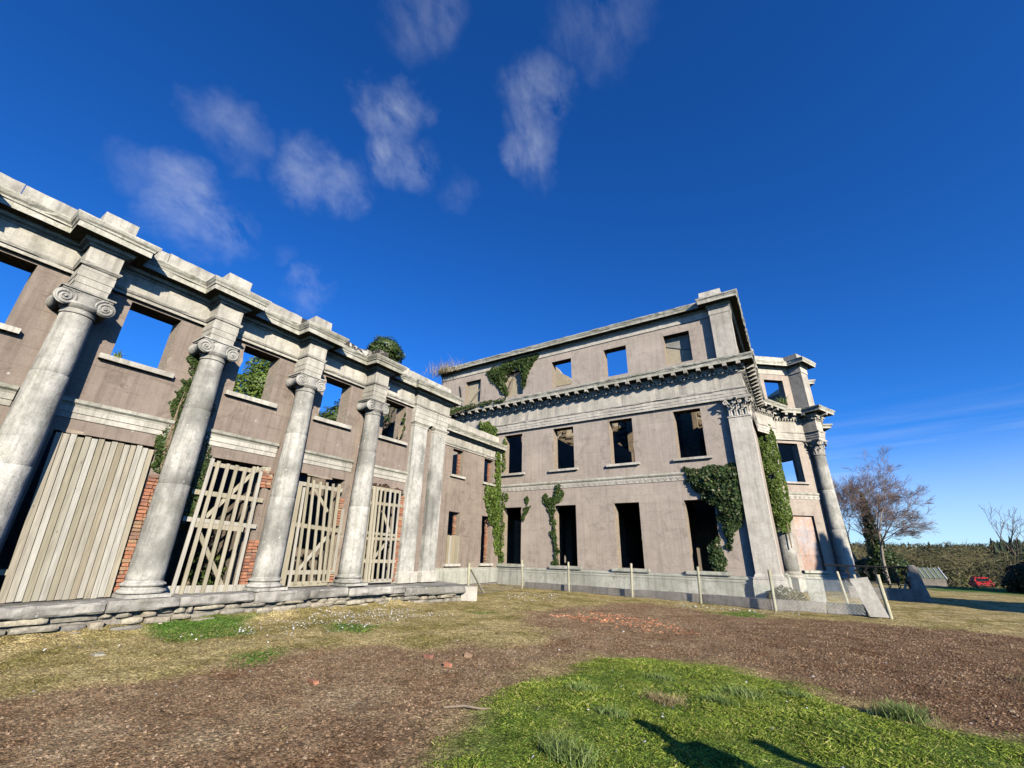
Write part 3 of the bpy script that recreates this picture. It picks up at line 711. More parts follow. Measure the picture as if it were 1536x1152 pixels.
# ------------------------------------------------------------------ main block with canted bay
mf = frame((0, 23.86), (1, 0), (0, -1)); MY = 23.86
mbk = thing('main_block', 'tall roofless three storey block with bracketed cornice, corner pilaster and canted bay', 'building', (-8, MY, 0))
BX = [-15.292 + 3.756 * i for i in range(4)]
hol = [(x - .711, x + .711, 1.148, 4.486) for x in BX] + [(x - .711, x + .711, 6.653, 9.288) for x in BX]
mb = MB(); wall(mb, mf, -22.3, -1.2, 0, 9.52, hol, .62); mb.build('south_wall', [M_RENDER_M, M_REVEAL], mbk)
AXs = [-19.05] + BX
mb = MB(); wall(mb, frame((0, MY - .02), (1, 0), (0, -1)), -22.3, -1.2, 11.55, 14.56, [(x - .732, x + .732, 12.15, 14.046) for x in AXs], .6)
mb.build('attic_wall', [M_RENDER_M, M_REVEAL], mbk)
for x in BX:
    mb = MB(); mb.box(mf, x - .97, x + .97, -.3, .16, 6.52, 6.65, jit=.005); mb.build('sill', M_MAINSTONE, mbk)
    mb = MB(); mb.box(mf, x - .98, x + .98, -.3, .24, .985, 1.145, jit=.005); mb.build('sill', M_PLINTH, mbk)
# plinth, string course, rosette band, entablature
FACE = [(-16.2, MY), (-2.02, MY)]
mb = MB(); sweep(mb, [(-16.2, MY), (-1.2, MY)], [(-.02, 0), (.16, 0), (.16, .22), (.15, .72), (-.02, .72)]); mb.build('plinth', M_PLINTH, mbk)
mb = MB(); sweep(mb, FACE, [(-.02, .72), (.17, .725), (.17, .77), (.13, .79), (.12, .83), (.15, .85), (.15, .90), (.08, .93), (.06, .97), (-.02, .98)]); mb.build('plinth_moulding', M_PLINTH, mbk)
mb = MB(); sweep(mb, FACE, [(-.02, 5.50), (.035, 5.50), (.035, 5.76), (-.02, 5.76)]); mb.build('band', M_MAINSTONE, mbk)
mb = MB(); sweep(mb, FACE, [(-.02, 5.762), (.05, 5.762), (.08, 5.80), (.10, 5.84), (.10, 5.875), (.04, 5.90), (.02, 5.945), (-.02, 5.95)]); mb.build('band_moulding', M_CORN, mbk)
def rosettes(fr, u0, u1, z, r, step):
    mb = MB(); u = u0
    while u < u1:
        rows = [[fr(u + q * math.cos(k * math.pi / 6), n, z + q * math.sin(k * math.pi / 6)) for k in range(12)] for q, n in ((r, .03), (r, .058), (r * .78, .06), (r * .6, .042), (r * .35, .042), (r * .3, .07), (.002, .075))]
        mb.grid(rows, closed=True)
        mb.tube([fr(u + r, .04, z - r * .5), fr(u + step * .5, .05, z + r * .4), fr(u + step - r, .04, z + r * .5)], .014, 4)
        u += step
    return mb
kind(rosettes(mf, -15.9, -2.2, 5.63, .085, .335).build('rosettes', M_MAINSTONE, mbk), 'stuff')

def broken(fr, u, z, w, h, parent, m):
    mb = MB(); k = 9; a = [(u + w * math.cos(2 * math.pi * q / k) * random.uniform(.6, 1.15), z + h * math.sin(2 * math.pi * q / k) * random.uniform(.6, 1.15)) for q in range(k)]
    f = [fr(x, .007, y) for x, y in a]; b = [fr(x, -.02, y) for x, y in a]; mb.face(f)
    for q in range(k): mb.quad(f[q], b[q], b[(q + 1) % k], f[(q + 1) % k])
    mb.build('bare_patch', m, parent)
for (u, z, w, h) in ((-3.28, 2.0, .09, .5), (-3.27, 3.0, .07, .3), (-4.75, 4.3, .06, .12), (-12.3, 4.6, .22, .10), (-11.6, 1.5, .05, .25), (-8.5, 4.5, .1, .05), (-7.05, 2.6, .04, .2), (-16.05, 3.0, .12, 1.1), (-14.56, 4.2, .05, .2), (-8.5, 9.25, .1, .06), (-7.08, 7.6, .035, .3), (-12.27, 8.1, .035, .35), (-3.3, 8.9, .05, .14), (-13.1, 3.2, .07, .05), (-9.6, 5.1, .09, .04)): broken(mf, u, z, w, h, mbk, M_REVEAL)
for (u, z, w, h) in ((3.63, 6.2, .05, .16), (5.28, 6.9, .04, .25), (8.03, 6.5, .06, .5), (8.06, 7.2, .06, .15), (9.14, 6.1, .04, .12), (5.1, 3.97, .25, .07), (8.6, 3.97, .5, .05), (11.9, 3.98, .3, .08), (2.4, 4.02, .3, .05)): broken(wf, u, z, w, h, wing, M_REVEAL)
for (u, z, w, h) in ((21.9, 2.9, .05, .35), (21.88, 2.0, .06, .3), (22.95, 6.4, .04, .3)): broken(lf, u, z, w, h, lw, M_REVEAL)
# plan line of the main frieze: south front, east side, round the bay
FY = 23.70
A1 = Vector((-1.04, 31.2)); e1 = Vector((.423, .906)); n1 = Vector((.906, -.423))
bu = Vector((.773, .633)).normalized(); bn = Vector((bu.y, -bu.x)); BO = Vector((.42, 34.75))
def on_facet(off, p, d):
    """where the line p + t*d meets the canted face pushed out by off"""
    o = BO + bn * off; return p + d * ((o - p).dot(bn) / d.dot(bn))
MIRY = 38.2
def mir(p): return (p[0], 2 * MIRY - p[1])
e2 = Vector((.41, .914)).normalized(); n2 = Vector((e2.y, -e2.x)); C2 = Vector((2.08, 35.8))
def bay_path(off, near_front, far_front, half, east_x):
    a = Vector((-1.04, 31.2)) + n1 * (near_front - 0); 
    P = []
    p0 = Vector((east_x, 31.2)); P.append(p0)
    p1 = p0 + e1 * 2.2; P.append(p1); P.append(on_facet(off, p1, -n1))
    c = C2 + n2 * far_front; q0 = c - e2 * half; q1 = c + e2 * half
    P.append(on_facet(off, q0, -n2)); P.append(q0); P.append(q1)
    xf = 2.2 + off; t = (q1.x - xf) / n2.x; s_ = q1 - n2 * t if t > 0.02 else Vector((xf, q1.y + .05))
    P.append(s_)
    P = [tuple(p) for p in P]
    return P + [mir(p) for p in reversed(P[2:])] + [(-1.04, 45.2)]
BAYP = bay_path(.12, 0, .50, .45, -1.04)
ENT = [(-22.2, FY), (-1.04, FY)] + BAYP
ARC = [(-.3, 9.50), (0, 9.50), (0, 9.64), (.02, 9.645), (.02, 9.80), (.04, 9.805), (.04, 9.96), (.07, 9.98), (.10, 10.03), (.10, 10.07), (.0, 10.10), (-.3, 10.10)]
FRI = [(-.3, 10.10), (.0, 10.10), (.0, 10.82), (-.3, 10.82)]
CYM = [(-.3, 10.82), (.02, 10.82), (.06, 10.87), (.07, 10.90), (.07, 11.03), (.20, 11.035), (.22, 11.09), (.22, 11.29), (-.3, 11.29)]
COP = [(-.3, 11.29), (.66, 11.29), (.66, 11.42), (.68, 11.43), (.69, 11.47), (.73, 11.50), (.76, 11.57), (.76, 11.61), (.30, 11.66), (-.3, 11.66)]
for nm, pr, m_ in (('architrave', ARC, M_MAINSTONE), ('frieze', FRI, M_MAINSTONE), ('bed_moulding', CYM, M_MAINSTONE), ('cornice', COP, M_CORN)):
    mb = MB(); sweep(mb, ENT, pr, wear=.007); mb.build(nm, m_, mbk)
mb = MB(); wall(mb, mf, -22.3, -1.2, 9.52, 11.6, [], .55); mb.build('entablature_core', [M_MAINSTONE, M_BACK], mbk)
# modillions: one mesh, set out along each straight run; dentils joined
def modillion_mesh():
    mb = MB(); f = frame((0, 0), (1, 0), (0, -1))
    pr = [(.0, 11.29), (.0, 11.085), (.10, 11.075), (.18, 11.10), (.26, 11.13), (.34, 11.12), (.40, 11.135), (.425, 11.18), (.425, 11.25), (.44, 11.255), (.44, 11.29)]
    a = [f(-.10, n + .22, z - 11.29) for n, z in pr]; b_ = [f(.10, n + .22, z - 11.29) for n, z in pr]
    mb.grid([a, b_], closed=True); mb.face(a); mb.face(list(reversed(b_))); return mb.mesh('modillion', M_MAINSTONE)
MOD = modillion_mesh(); dent = MB()
def runs(P):
    for i in range(len(P) - 1):
        a = Vector(P[i]); b_ = Vector(P[i + 1]); yield a, b_, (b_ - a).normalized(), (b_ - a).length
for i, (a, b_, d, L_) in enumerate(runs(ENT)):
    if L_ < .5: continue
    nrm = Vector((d.y, -d.x)); fr = frame(a, d, nrm)
    k = max(1, round(L_ / .65)); st = L_ / k
    if i == 0: st = .652; k = int(L_ / st)
    for q in range(k):
        u = (L_ - .02 - q * st - .0) if i == 0 else (q + .5) * st
        if i == 0 and q == 0: u = L_ - .02
        o = link('modillion', MOD, mbk); o.matrix_parent_inverse = world_of(mbk).inverted()
        p = a + d * u; o.location = (p.x, p.y, 11.287); o.rotation_euler = (0, 0, math.atan2(d.y, d.x))
    u = .06
    while u < L_ - .04:
        dent.box(fr, u, u + .115, .05, .185, 10.905, 11.032); u += .2173 if i == 0 else .21
kind(dent.build('dentils', M_MAINSTONE, mbk), 'stuff')

# corner pilaster with leafy capital
def leaf(mb, fr, u, n0, z0, w, h, lean):
    rows = []
    for q in range(6):
        t = q / 5; ww = w * (1 - .35 * t) * (.9 if q else 1); out = n0 + .02 + lean * (t ** 2.2) ; zz = z0 + h * t
        if q == 5: zz -= h * .20; out += lean * .35; ww *= .6
        rows.append([fr(u - ww / 2, out - .03, zz), fr(u - ww / 4, out + .012, zz + .01), fr(u, out - .006, zz + .015), fr(u + ww / 4, out + .012, zz + .01), fr(u + ww / 2, out - .03, zz)])
    mb.grid(rows); mb.grid([[Vector(p) - (fr(0, .012, 0) - fr(0, 0, 0)) for p in r] for r in rows])
def scroll(mb, fr, u, n, z, r, s=1):
    pts = []; rr = []
    for q in range(22):
        t = q / 21; a = math.pi / 2 + s * t * 4 * math.pi * .8; r_ = r * (1 - .8 * t)
        pts.append(fr(u + r_ * math.cos(a), n + .03 * t, z + r_ * math.sin(a))); rr.append(.035 * (1 - t) + .018)
    mb.tube(pts, rr, 6)
def pil_capital(fr, w, name='capital'):
    """fr: u across the face, n out of the face; z 8.5-9.5"""
    mb = MB()
    for q in range(4):
        u = -w / 2 + w * (q + .5) / 4; leaf(mb, fr, u, .0, 8.52, w / 4 * 1.05, .42, .12)
    for q in range(3):
        u = -w / 2 + w * (q + 1) / 4; leaf(mb, fr, u, .0, 8.75, w / 4 * 1.1, .45, .17)
    for s in (-1, 1):
        scroll(mb, fr, s * (w / 2 + .04), .16, 9.22, .12, s); scroll(mb, fr, s * .12, .08, 9.24, .09, -s)
        mb.tube([fr(s * w * .25, .03, 8.9), fr(s * w * .34, .08, 9.12), fr(s * (w / 2 + .02), .17, 9.33)], [.03, .035, .03], 6)
    mb.tube([fr(0, .15, 9.33), fr(0, .24, 9.43), fr(0, .18, 9.48)], [.05, .085, .04], 6)
    return mb
PX0, PX1, PYF = -2.0, -1.0, 23.58
cp_ = MB(); cp_.box(WORLD, PX0, PX1, PYF, PYF + .9, 1.12, 8.46); cp_.build('corner_pilaster', M_MAINSTONE, mbk)
Pp = [(PX0, 23.95), (PX0, PYF), (PX1, PYF), (PX1, 24.6)]
mb = MB(); sweep(mb, Pp, [(-.05, .70), (.14, .70), (.14, .86), (.10, .88), (.12, .92), (.12, .97), (.06, 1.0), (.05, 1.06), (.0, 1.14), (-.05, 1.14)]); mb.build('pilaster_base', M_MAINSTONE, mbk)
mb = MB(); sweep(mb, Pp, [(-.05, 0), (.16, 0), (.16, .70), (-.05, .70)]); mb.build('pilaster_plinth', M_PLINTH, mbk)
mb = MB(); sweep(mb, Pp, [(-.05, 8.42), (.0, 8.42), (.04, 8.45), (.04, 8.49), (.0, 8.52), (-.05, 8.52)]); mb.build('astragal', M_MAINSTONE, mbk)
fs = frame(((PX0 + PX1) / 2, PYF), (1, 0), (0, -1)); fe = frame((PX1, 24.08), (0, 1), (1, 0))
mb = MB(); mb.box(WORLD, PX0 + .03, PX1 - .03, PYF + .03, PYF + .9, 8.46, 9.4)
c1 = pil_capital(fs, 1.0); c2 = pil_capital(fe, 1.0)
for c in (c1, c2):
    o_ = len(mb.v); mb.v += c.v; mb.f += [tuple(i + o_ for i in f) for f in c.f]; mb.m += c.m
mb.build('capital', M_MAINSTONE, mbk, True)
mb = MB(); sweep(mb, Pp, [(-.05, 9.36), (.20, 9.36), (.22, 9.42), (.22, 9.495), (-.05, 9.495)]); mb.build('abacus', M_MAINSTONE, mbk)
# attic: band, cornice, corner pilaster, pedestal
AY = MY - .02
AP = [(-22.3, AY - .02), (-2.06, AY - .02), (-2.06, 23.48), (-1.0, 23.48), (-1.0, 32.0)]
mb = MB(); sweep(mb, [AP[0], (-2.06, AY - .02)], [(-.05, 14.56), (.03, 14.56), (.03, 14.93), (-.05, 14.93)]); mb.build('attic_band', M_MAINSTONE, mbk)
ACO = [(-.4, 14.93), (.03, 14.93), (.08, 14.99), (.12, 15.07), (.46, 15.08), (.46, 15.22), (.48, 15.23), (.49, 15.28), (.54, 15.36), (.54, 15.42), (.1, 15.47), (-.4, 15.47)]
mb = MB(); sweep(mb, AP, ACO, wear=.009); mb.build('attic_cornice', M_CORN, mbk)
mb = MB(); mb.box(mf, -22.3, -1.2, -.55, .0, 14.565, 15.44); mb.build('attic_core', M_STONE, mbk)
mb = MB(); mb.box(WORLD, -2.04, -1.02, 23.5, 24.5, 11.66, 14.52); mb.build('attic_pilaster', M_MAINSTONE, mbk)
mb = MB(); sweep(mb, [(-2.04, 23.9), (-2.04, 23.5), (-1.02, 23.5), (-1.02, 24.5)], [(-.05, 14.48), (.02, 14.48), (.03, 14.52), (.03, 14.80), (.07, 14.84), (.07, 14.90), (-.05, 14.93)]); mb.build('attic_pilaster_cap', M_MAINSTONE, mbk)
mb = MB(); mb.box(WORLD, -2.42, -1.28, 23.35, 24.3, 15.45, 15.98, jit=.01); mb.build('pedestal', M_STONE, mbk)
# east side, bay
ef = frame((-1.2, 0), (0, 1), (1, 0)); bf = frame(BO, bu, bn)
for z0, z1, nm in ((0, 11.6, 'east_wall'), (11.6, 14.93, 'attic_east_wall')):
    mb = MB(); wall(mb, ef, 24.48, 33.5, z0, z1, [(27.5, 28.9, 1.15, 4.49), (27.5, 28.9, 6.65, 9.29)] if z0 == 0 else [(25.4, 28.2, 11.7, 14.5), (28.8, 32.4, 11.7, 14.5)], .6); mb.build(nm, [M_RENDER_M, M_REVEAL], mbk)  # attic openings are added, unseen, to let sun onto the inner wall
s0 = (-1.2 - BO.x) / bu.x - .35; s1 = (2.2 - BO.x) / bu.x; hw = .745
for z0, z1, hs_ in ((0, 9.52, [(-hw, hw, 1.15, 4.45), (-hw, hw, 6.62, 9.29)]), (11.6, 14.56, [(-hw, hw, 12.1, 14.05)])):
    mb = MB(); wall(mb, bf, s0, s1, z0, z1, hs_, .5); mb.build('bay_wall', [M_RENDER_M, M_REVEAL], mbk)
mb = MB(); wall(mb, bf, s0, s1, 9.52, 11.6, [], .5); mb.build('bay_wall', [M_MAINSTONE, M_BACK], mbk)
mb = MB(); wall(mb, bf, s0, s1, 14.56, 15.4, [], .5); mb.build('bay_wall', [M_MAINSTONE, M_BACK], mbk)
yb0 = BO.y + bu.y * s1; yb1 = 2 * MIRY - yb0; ff = frame((2.2, 0), (0, 1), (1, 0))
mb = MB(); wall(mb, ff, yb0, yb1, 0, 14.9, [(MIRY - .75, MIRY + .75, 1.15, 4.45), (MIRY - .75, MIRY + .75, 6.62, 9.29), (MIRY - .75, MIRY + .75, 12.1, 14.05)], .5); mb.build('bay_wall', [M_RENDER_M, M_REVEAL], mbk)
bf2 = frame((BO.x, 2 * MIRY - BO.y), (-bu.x, bu.y), (bn.x, -bn.y))
mb = MB(); wall(mb, bf2, -s1, -s0 + .6, 0, 14.9, [(-hw - .15, hw - .15, 1.15, 4.45), (-hw + .1, hw + .35, 6.62, 9.29), (-hw, hw, 12.1, 14.05)], .5); mb.build('bay_wall', [M_RENDER_M, M_BACK], mbk)
mb = MB(); mb.box(bf, -hw - .17, hw + .2, -.2, .16, 6.49, 6.615); mb.build('sill', M_MAINSTONE, mbk)
mb = MB(); mb.box(bf, -hw - .17, hw + .2, -.2, .22, 1.0, 1.145); mb.build('sill', M_PLINTH, mbk)
mb = MB(); mb.box(bf, s0, s1, -.02, .035, 5.50, 5.76); mb.build('band', M_MAINSTONE, mbk)
mb = MB(); sweep(mb, [tuple(BO + bu * s0), tuple(BO + bu * s1)], [(-.02, 5.762), (.05, 5.762), (.10, 5.84), (.10, 5.875), (.02, 5.945), (-.02, 5.95)]); mb.build('band_moulding', M_CORN, mbk)
kind(rosettes(bf, -1.3, 1.7, 5.63, .085, .335).build('rosettes', M_MAINSTONE, mbk), 'stuff')
mb = MB(); BP = [(-1.2, 31.5), tuple(BO + bu * s0 * .75), tuple(BO + bu * s1), (2.2, yb1)]
PL = [(-.02, 0), (.2, 0), (.2, .70), (.19, .72), (.19, .77), (.14, .80), (.17, .85), (.17, .90), (.08, .93), (.05, .98), (-.02, .98)]
sweep(mb, BP, PL); mb.build('bay_plinth', M_PLINTH, mbk)
for k, (z0, z1) in enumerate(((1.15, 2.0), (2.01, 3.55), (3.56, 4.45))):
    mb = MB(); mb.box(bf, -hw + .01, hw - .01, -.22 + .012 * k, -.19 + .012 * k, z0, z1); mb.build('window_board', M_BOARDPINK, mbk)
# bay attic: band, cornice, pier, parapet
apf = frame(C2, e2, n2)
mb = MB(); mb.box(apf, -.48, .48, -.5, .38, 11.66, 14.5); mb.build('attic_pilaster', M_MAINSTONE, mbk)
mb = MB(); mb.box(apf, -.52, .52, -.5, .42, 14.5, 14.9); mb.build('attic_pilaster_cap', M_MAINSTONE, mbk)
apf2 = frame(mir(C2), (-e2.x, e2.y), (n2.x, -n2.y))
mb = MB(); mb.box(apf2, -.48, .48, -.5, .38, 11.66, 14.9); mb.build('attic_pilaster', M_MAINSTONE, mbk)
mb = MB(); sweep(mb, [tuple(BO + bu * s0), tuple(BO + bu * s1)], [(-.05, 14.50), (.03, 14.50), (.03, 14.90), (-.05, 14.90)]); mb.build('attic_band', M_MAINSTONE, mbk)
ab = [tuple(Vector((-1.0, 31.9))), ]
q0 = C2 + n2 * .40 - e2 * .50; q1 = C2 + n2 * .40 + e2 * .50
ABP = [(-1.15, 32.2), tuple(on_facet(.02, Vector((-1.15, 33.3)), Vector((1, 0)))), tuple(on_facet(.02, q0, -n2)), tuple(q0), tuple(q1), (2.22, q1.y + .05 + .12)]
ABP = ABP + [mir(p) for p in reversed(ABP[2:])] + [(-1.0, 45.0)]
mb = MB(); sweep(mb, ABP, [(a_, z - .02) for a_, z in ACO], wear=.009); mb.build('attic_cornice', M_CORN, mbk)
mb = MB(); mb.box(bf, s0 + .3, s1 - .75, -.45, -.02, 15.44, 15.95, jit=.015); mb.build('parapet_stone', M_STONE, mbk)
mb = MB(); mb.box(apf, -.5, .5, -.6, .36, 15.44, 16.0, jit=.015); mb.build('pedestal', M_STONE, mbk)
mb = MB(); mb.box(frame((-.95, 32.6), e1, n1), -.5, .5, -.5, .36, 15.44, 16.02, jit=.015); mb.build('pedestal', M_STONE, mbk)
# giant columns of the bay
def corinthian():
    c = bpy.data.objects.new('column', None); COL.objects.link(c)
    b = MB(); b.box(WORLD, -.62, .62, -.62, .62, 0, .74); b.build('pedestal', M_PLINTH, c)
    b = MB(); b.lathe((0, 0, .74), [(.62, 0), (.64, .06), (.60, .13), (.53, .15), (.52, .19), (.55, .22), (.55, .27), (.50, .30), (.48, .36)], 32); b.build('base', M_MAINSTONE, c, True)
    zs = [1.1, 3.6, 6.1, 8.42]
    rad = lambda z: .475 - .075 * ((z - 1.1) / 7.3) ** 1.6
    for k in range(3):
        d = MB(); a, e = zs[k], zs[k + 1]
        d.lathe((0, 0, 0), [(rad(a) - .008, a)] + [(rad(a + (e - a) * q / 8), a + .01 + (e - a - .02) * q / 8) for q in range(9)] + [(rad(e) - .008, e)], 36); d.build('drum', M_COLUMN, c, True)
    k = MB(); k.lathe((0, 0, 0), [(.40, 8.40), (.45, 8.43), (.45, 8.49), (.40, 8.52), (.39, 9.0), (.42, 9.2), (.50, 9.38)], 28)
    for row, (z0, h, ln, n) in enumerate(((8.52, .42, .13, 8), (8.76, .46, .19, 8))):
        for q in range(n):
            a = (q + .5 * row) * 2 * math.pi / n; fr = frame((.39 * math.cos(a), .39 * math.sin(a)), (-math.sin(a), math.cos(a)), (math.cos(a), math.sin(a)))
            leaf(k, fr, 0, 0, z0, .31, h, ln)
    for q in range(4):
        a = math.pi / 4 + q * math.pi / 2; fr = frame((.40 * math.cos(a), .40 * math.sin(a)), (-math.sin(a), math.cos(a)), (math.cos(a), math.sin(a)))
        for s in (-1, 1): scroll(k, fr, s * .07, .20, 9.2, .11, s)
        k.tube([fr(0, .02, 8.95), fr(0, .14, 9.15), fr(0, .26, 9.33)], [.05, .05, .04], 6)
    k.build('capital', M_MAINSTONE, c, True)
    k = MB(); pl = []
    for q in range(4):
        a = math.pi / 4 + q * math.pi / 2; b_ = a + math.pi / 4
        pl += [(.76 * math.cos(a - .07), .76 * math.sin(a - .07)), (.76 * math.cos(a + .07), .76 * math.sin(a + .07)), (.50 * math.cos(b_), .50 * math.sin(b_))]
    k.grid([[(x * s, y * s, z) for x, y in pl] for s, z in ((.93, 9.36), (1, 9.42), (1, 9.497))], closed=True); k.face([(x, y, 9.497) for x, y in pl]); k.face([(x * .93, y * .93, 9.36) for x, y in reversed(pl)])
    k.build('abacus', M_MAINSTONE, c)
    return c
cc = corinthian(); cc.rotation_euler = (0, 0, math.atan2(e2.y, e2.x)); cc.location = (C2.x, C2.y, 0); attach(cc, mbk)
for x, y in ((-.86, 33.1), mir(C2)):
    c = copy_tree(cc, mbk, (x, y, 0)); 
# inside of the shell: back wall, cross walls, infill behind some attic openings
mb = MB()
wall(mb, frame((0, 31.9), (1, 0), (0, -1)), -22.3, -1.8, 0, 11.0, [], .6); mb.build('inner_wall', [M_INNER, M_BACK], mbk)
mb = MB(); x = -22.3
while x < -2:
    w = random.uniform(.4, 1.0); t = 11.0 + (1.8 + 1.1 * math.sin(x * .9)) * random.uniform(.5, 1.0)
    if -8.6 < x < -5.5: t = 12.0
    mb.box(WORLD, x, x + w, 31.92, 32.48, 10.95, t, jit=.03); x += w
mb.build('broken_wall_top', M_INFILL, mbk)
for x, t in ((-17.2, 10.6), (-13.4, 9.3), (-9.66, 8.9), (-5.9, 8.4)):
    mb = MB(); wall(mb, frame((x + .25, 24.47), (0, 1), (1, 0)), 0, 7.4, 0, t, [(2.4, 3.7, 1, 4.0)], .5); mb.build('cross_wall', [M_BACK, M_BACK], mbk)
mb = MB(); mb.box(WORLD, -22.3, -1.8, 24.49, 31.18, 5.1, 5.3); mb.build('added_floor_slab', M_BACK, mbk)  # unseen slab added inside to keep the ground floor openings dark
for x in (-19.05, -15.292):
    mb = MB(); mb.box(mf, x - .73, x + .73, -.56, -.28, 12.15, 14.04); mb.build('window_infill', M_INFILL, mbk)
xa = BX[3]
mb = MB(); mb.box(mf, xa - .73, xa + .73, -.58, -.46, 12.15, 14.04); mb.build('window_infill', M_INFILL, mbk)
mb = MB(); f3 = frame((0, MY - .02), (1, 0), (0, -1))
a = [f3(xa - .73, -.43, 13.52), f3(xa + .73, -.43, 12.95), f3(xa + .73, -.43, 14.04), f3(xa - .73, -.43, 14.04)]
mb.face(a); mb.face([p + Vector((0, .04, 0)) for p in reversed(a)]); mb.quad(a[0], a[1], a[1] + Vector((0, .04, 0)), a[0] + Vector((0, .04, 0)))
mb.build('plaster_panel', M_PLASTER, mbk)
mb = MB(); mb.tube([mf(-20.35, .05, 13.8), mf(-20.2, .06, 13.2), mf(-20.0, .05, 12.0)], .05, 7); mb.build('rain_pipe', M_IRON, mbk)
mb = MB(); mb.box(mf, -19.3, -18.35, -.12, -.06, 12.2, 12.28); mb.tube([mf(-19.5, -.1, 12.2), mf(-18.45, -.1, 13.3)], .045, 5); mb.build('fallen_lath', M_SLAT, mbk)
mb = MB(); iw = frame((0, 31.9), (1, 0), (0, -1))
for q in range(420):
    u = random.uniform(-21, -2.2); z = random.uniform(8.0, 11.9); w = random.uniform(.10, .34); h = random.uniform(.05, .14); mb.box(iw, u - w, u + w, -.02, random.uniform(.03, .16), z - h, z + h, jit=.03)
for u in (-17.6, -12.9, -9.2, -5.2): mb.box(iw, u - .55, u + .55, -.02, .55, 7.8, 12.4 + random.uniform(-.4, .6), jit=.05)
kind(mb.build('rough_masonry', M_INNER, mbk), 'stuff')
# masonry seen through the third attic opening
mb = MB(); pts = [(-15.2, 11), (-15.2, 16.4), (-14.2, 16.0), (-13.9, 15.5), (-13.5, 15.2), (-13.1, 14.6), (-12.5, 14.2), (-12.1, 13.6), (-11.6, 13.2), (-11.0, 12.2), (-10.6, 11)]
rows = [[(x, y, z) for x, z in pts] for y in (27.0, 27.6)]
mb.grid(rows, closed=True); mb.face(rows[0]); mb.face(list(reversed(rows[1]))); mb.build('gable_stump', M_INFILL, mbk)

# ------------------------------------------------------------------ terrace in front of the colonnade
ter = thing('terrace', 'low stone terrace with broken coping slabs under the row of columns', 'terrace', (-12.3, 6, 0))
EDGE = [(-12.08, -9.0), (-12.08, 9.0), (-11.95, 11.5), (-11.45, 13.6), (-11.2, 14.3)]
def edge_x(y):
    for (x0, y0), (x1, y1) in zip(EDGE, EDGE[1:]):
        if y0 <= y <= y1: return x0 + (x1 - x0) * (y - y0) / (y1 - y0)
    return EDGE[-1][0] if y > 0 else EDGE[0][0]
def edge_z(y): return .655 - .14 * max(0, min(1, (y - 8) / 6)) ** 1.5
mb = MB(); rows = []
for y in np.linspace(-9, 15.0, 40): rows.append([(-13.6, y, .665 if y < 11 else .62), (edge_x(y) - .35, y, edge_z(y) - .004), (edge_x(y) - .30, y, 0)])
mb.grid(rows); mb.build('paving', M_COPING, ter)
def rough_block(fr, u0, u1, n0, n1, z0, z1, nu, nz, amp, mat_, name, parent, seed):
    """block with a broken, bumpy front and top"""
    mb = MB(); rows = []
    for i in range(nu + 1):
        u = u0 + (u1 - u0) * i / nu; r = []
        ring = [(n0, z0)] + [(n1, z0 + (z1 - z0) * j / nz) for j in range(nz + 1)] + [(n0 + (n1 - n0) * .45, z1), (n0, z1)]
        for k, (n, z) in enumerate(ring):
            v = mnoise.noise(Vector((u * 3.1 + seed, n * 5, z * 7))) * amp + mnoise.noise(Vector((u * 9 + seed, n * 9, z * 13))) * amp * .5
            rnd = amp * .5 if k in (1, nz + 1) else 0
            endc = .8 * amp if i in (0, nu) else 0
            fn = (n + v - rnd - endc) if n == n1 else n
            fz = z + (v * .5 - endc * .4 if z == z1 else 0)
            r.append(fr(u, fn, fz))
        rows.append(r)
    mb.grid(rows, closed=True); mb.face(rows[0]); mb.face(list(reversed(rows[-1])))
    return mb.build(name, mat_, parent, True)
y = -9.0
while y < 14.3:
    L_ = random.uniform(1.1, 2.3); e = min(y + L_, 14.35); e = 14.35 if 14.35 - e < .5 else e
    x = edge_x((y + e) / 2); d = Vector((edge_x(e) - edge_x(y), e - y)).normalized()
    fr = frame((edge_x(y), y), d, (d.y, -d.x)); ztop = edge_z((y + e) / 2) + random.uniform(-.012, .012)
    rough_block(fr, .008, math.hypot(edge_x(e) - edge_x(y), e - y) - random.uniform(.008, .03), -.5, random.uniform(-.03, .02), ztop - random.uniform(.19, .25), ztop, max(8, int(L_ * 10)), 5, .06, M_COPING, 'coping_slab', ter, y * 3.7)
    y = e
zc = .43
for row in range(3):
    y = -3.0 + row * .23; hgt = (.13, .14, .16)[row]
    while y < 14.1:
        L_ = random.choice((random.uniform(.14, .3), random.uniform(.3, .8))); e = min(y + L_, 14.15); f_ = edge_z(y) / .655
        zt = (zc - sum((.13, .14, .16)[:row])) * f_ + random.uniform(-.03, .02); zb = zt - hgt * random.uniform(.6, .95)
        fr = frame((edge_x((y + e) / 2), 0), (0, 1), (1, 0))
        if random.random() < .93:
            rough_block(fr, y + random.uniform(.006, .03), e - random.uniform(.006, .03), -.45, -.12 + .05 * row + random.uniform(-.07, .06), zb, zt, max(3, int(L_ * 10)), 3, .05, M_RUBBLE, 'rubble_stone', ter, y * 7 + row * 31)
        y = e
mb = MB(); mb.box(WORLD, -13, -12.32, -9, 12.5, -.05, .45); mb.build('mortar_core', M_CONC, ter)
eb = MB(); fr = frame((-11.45, 14.35), (.72, .69), (.69, -.72)); eb.box(fr, .0, .62, -.55, .0, -.05, .50, jit=.01)
tag(eb.build('stone_block', M_MAINSTONE), 'squared pale stone block at the far end of the broken terrace', 'block')

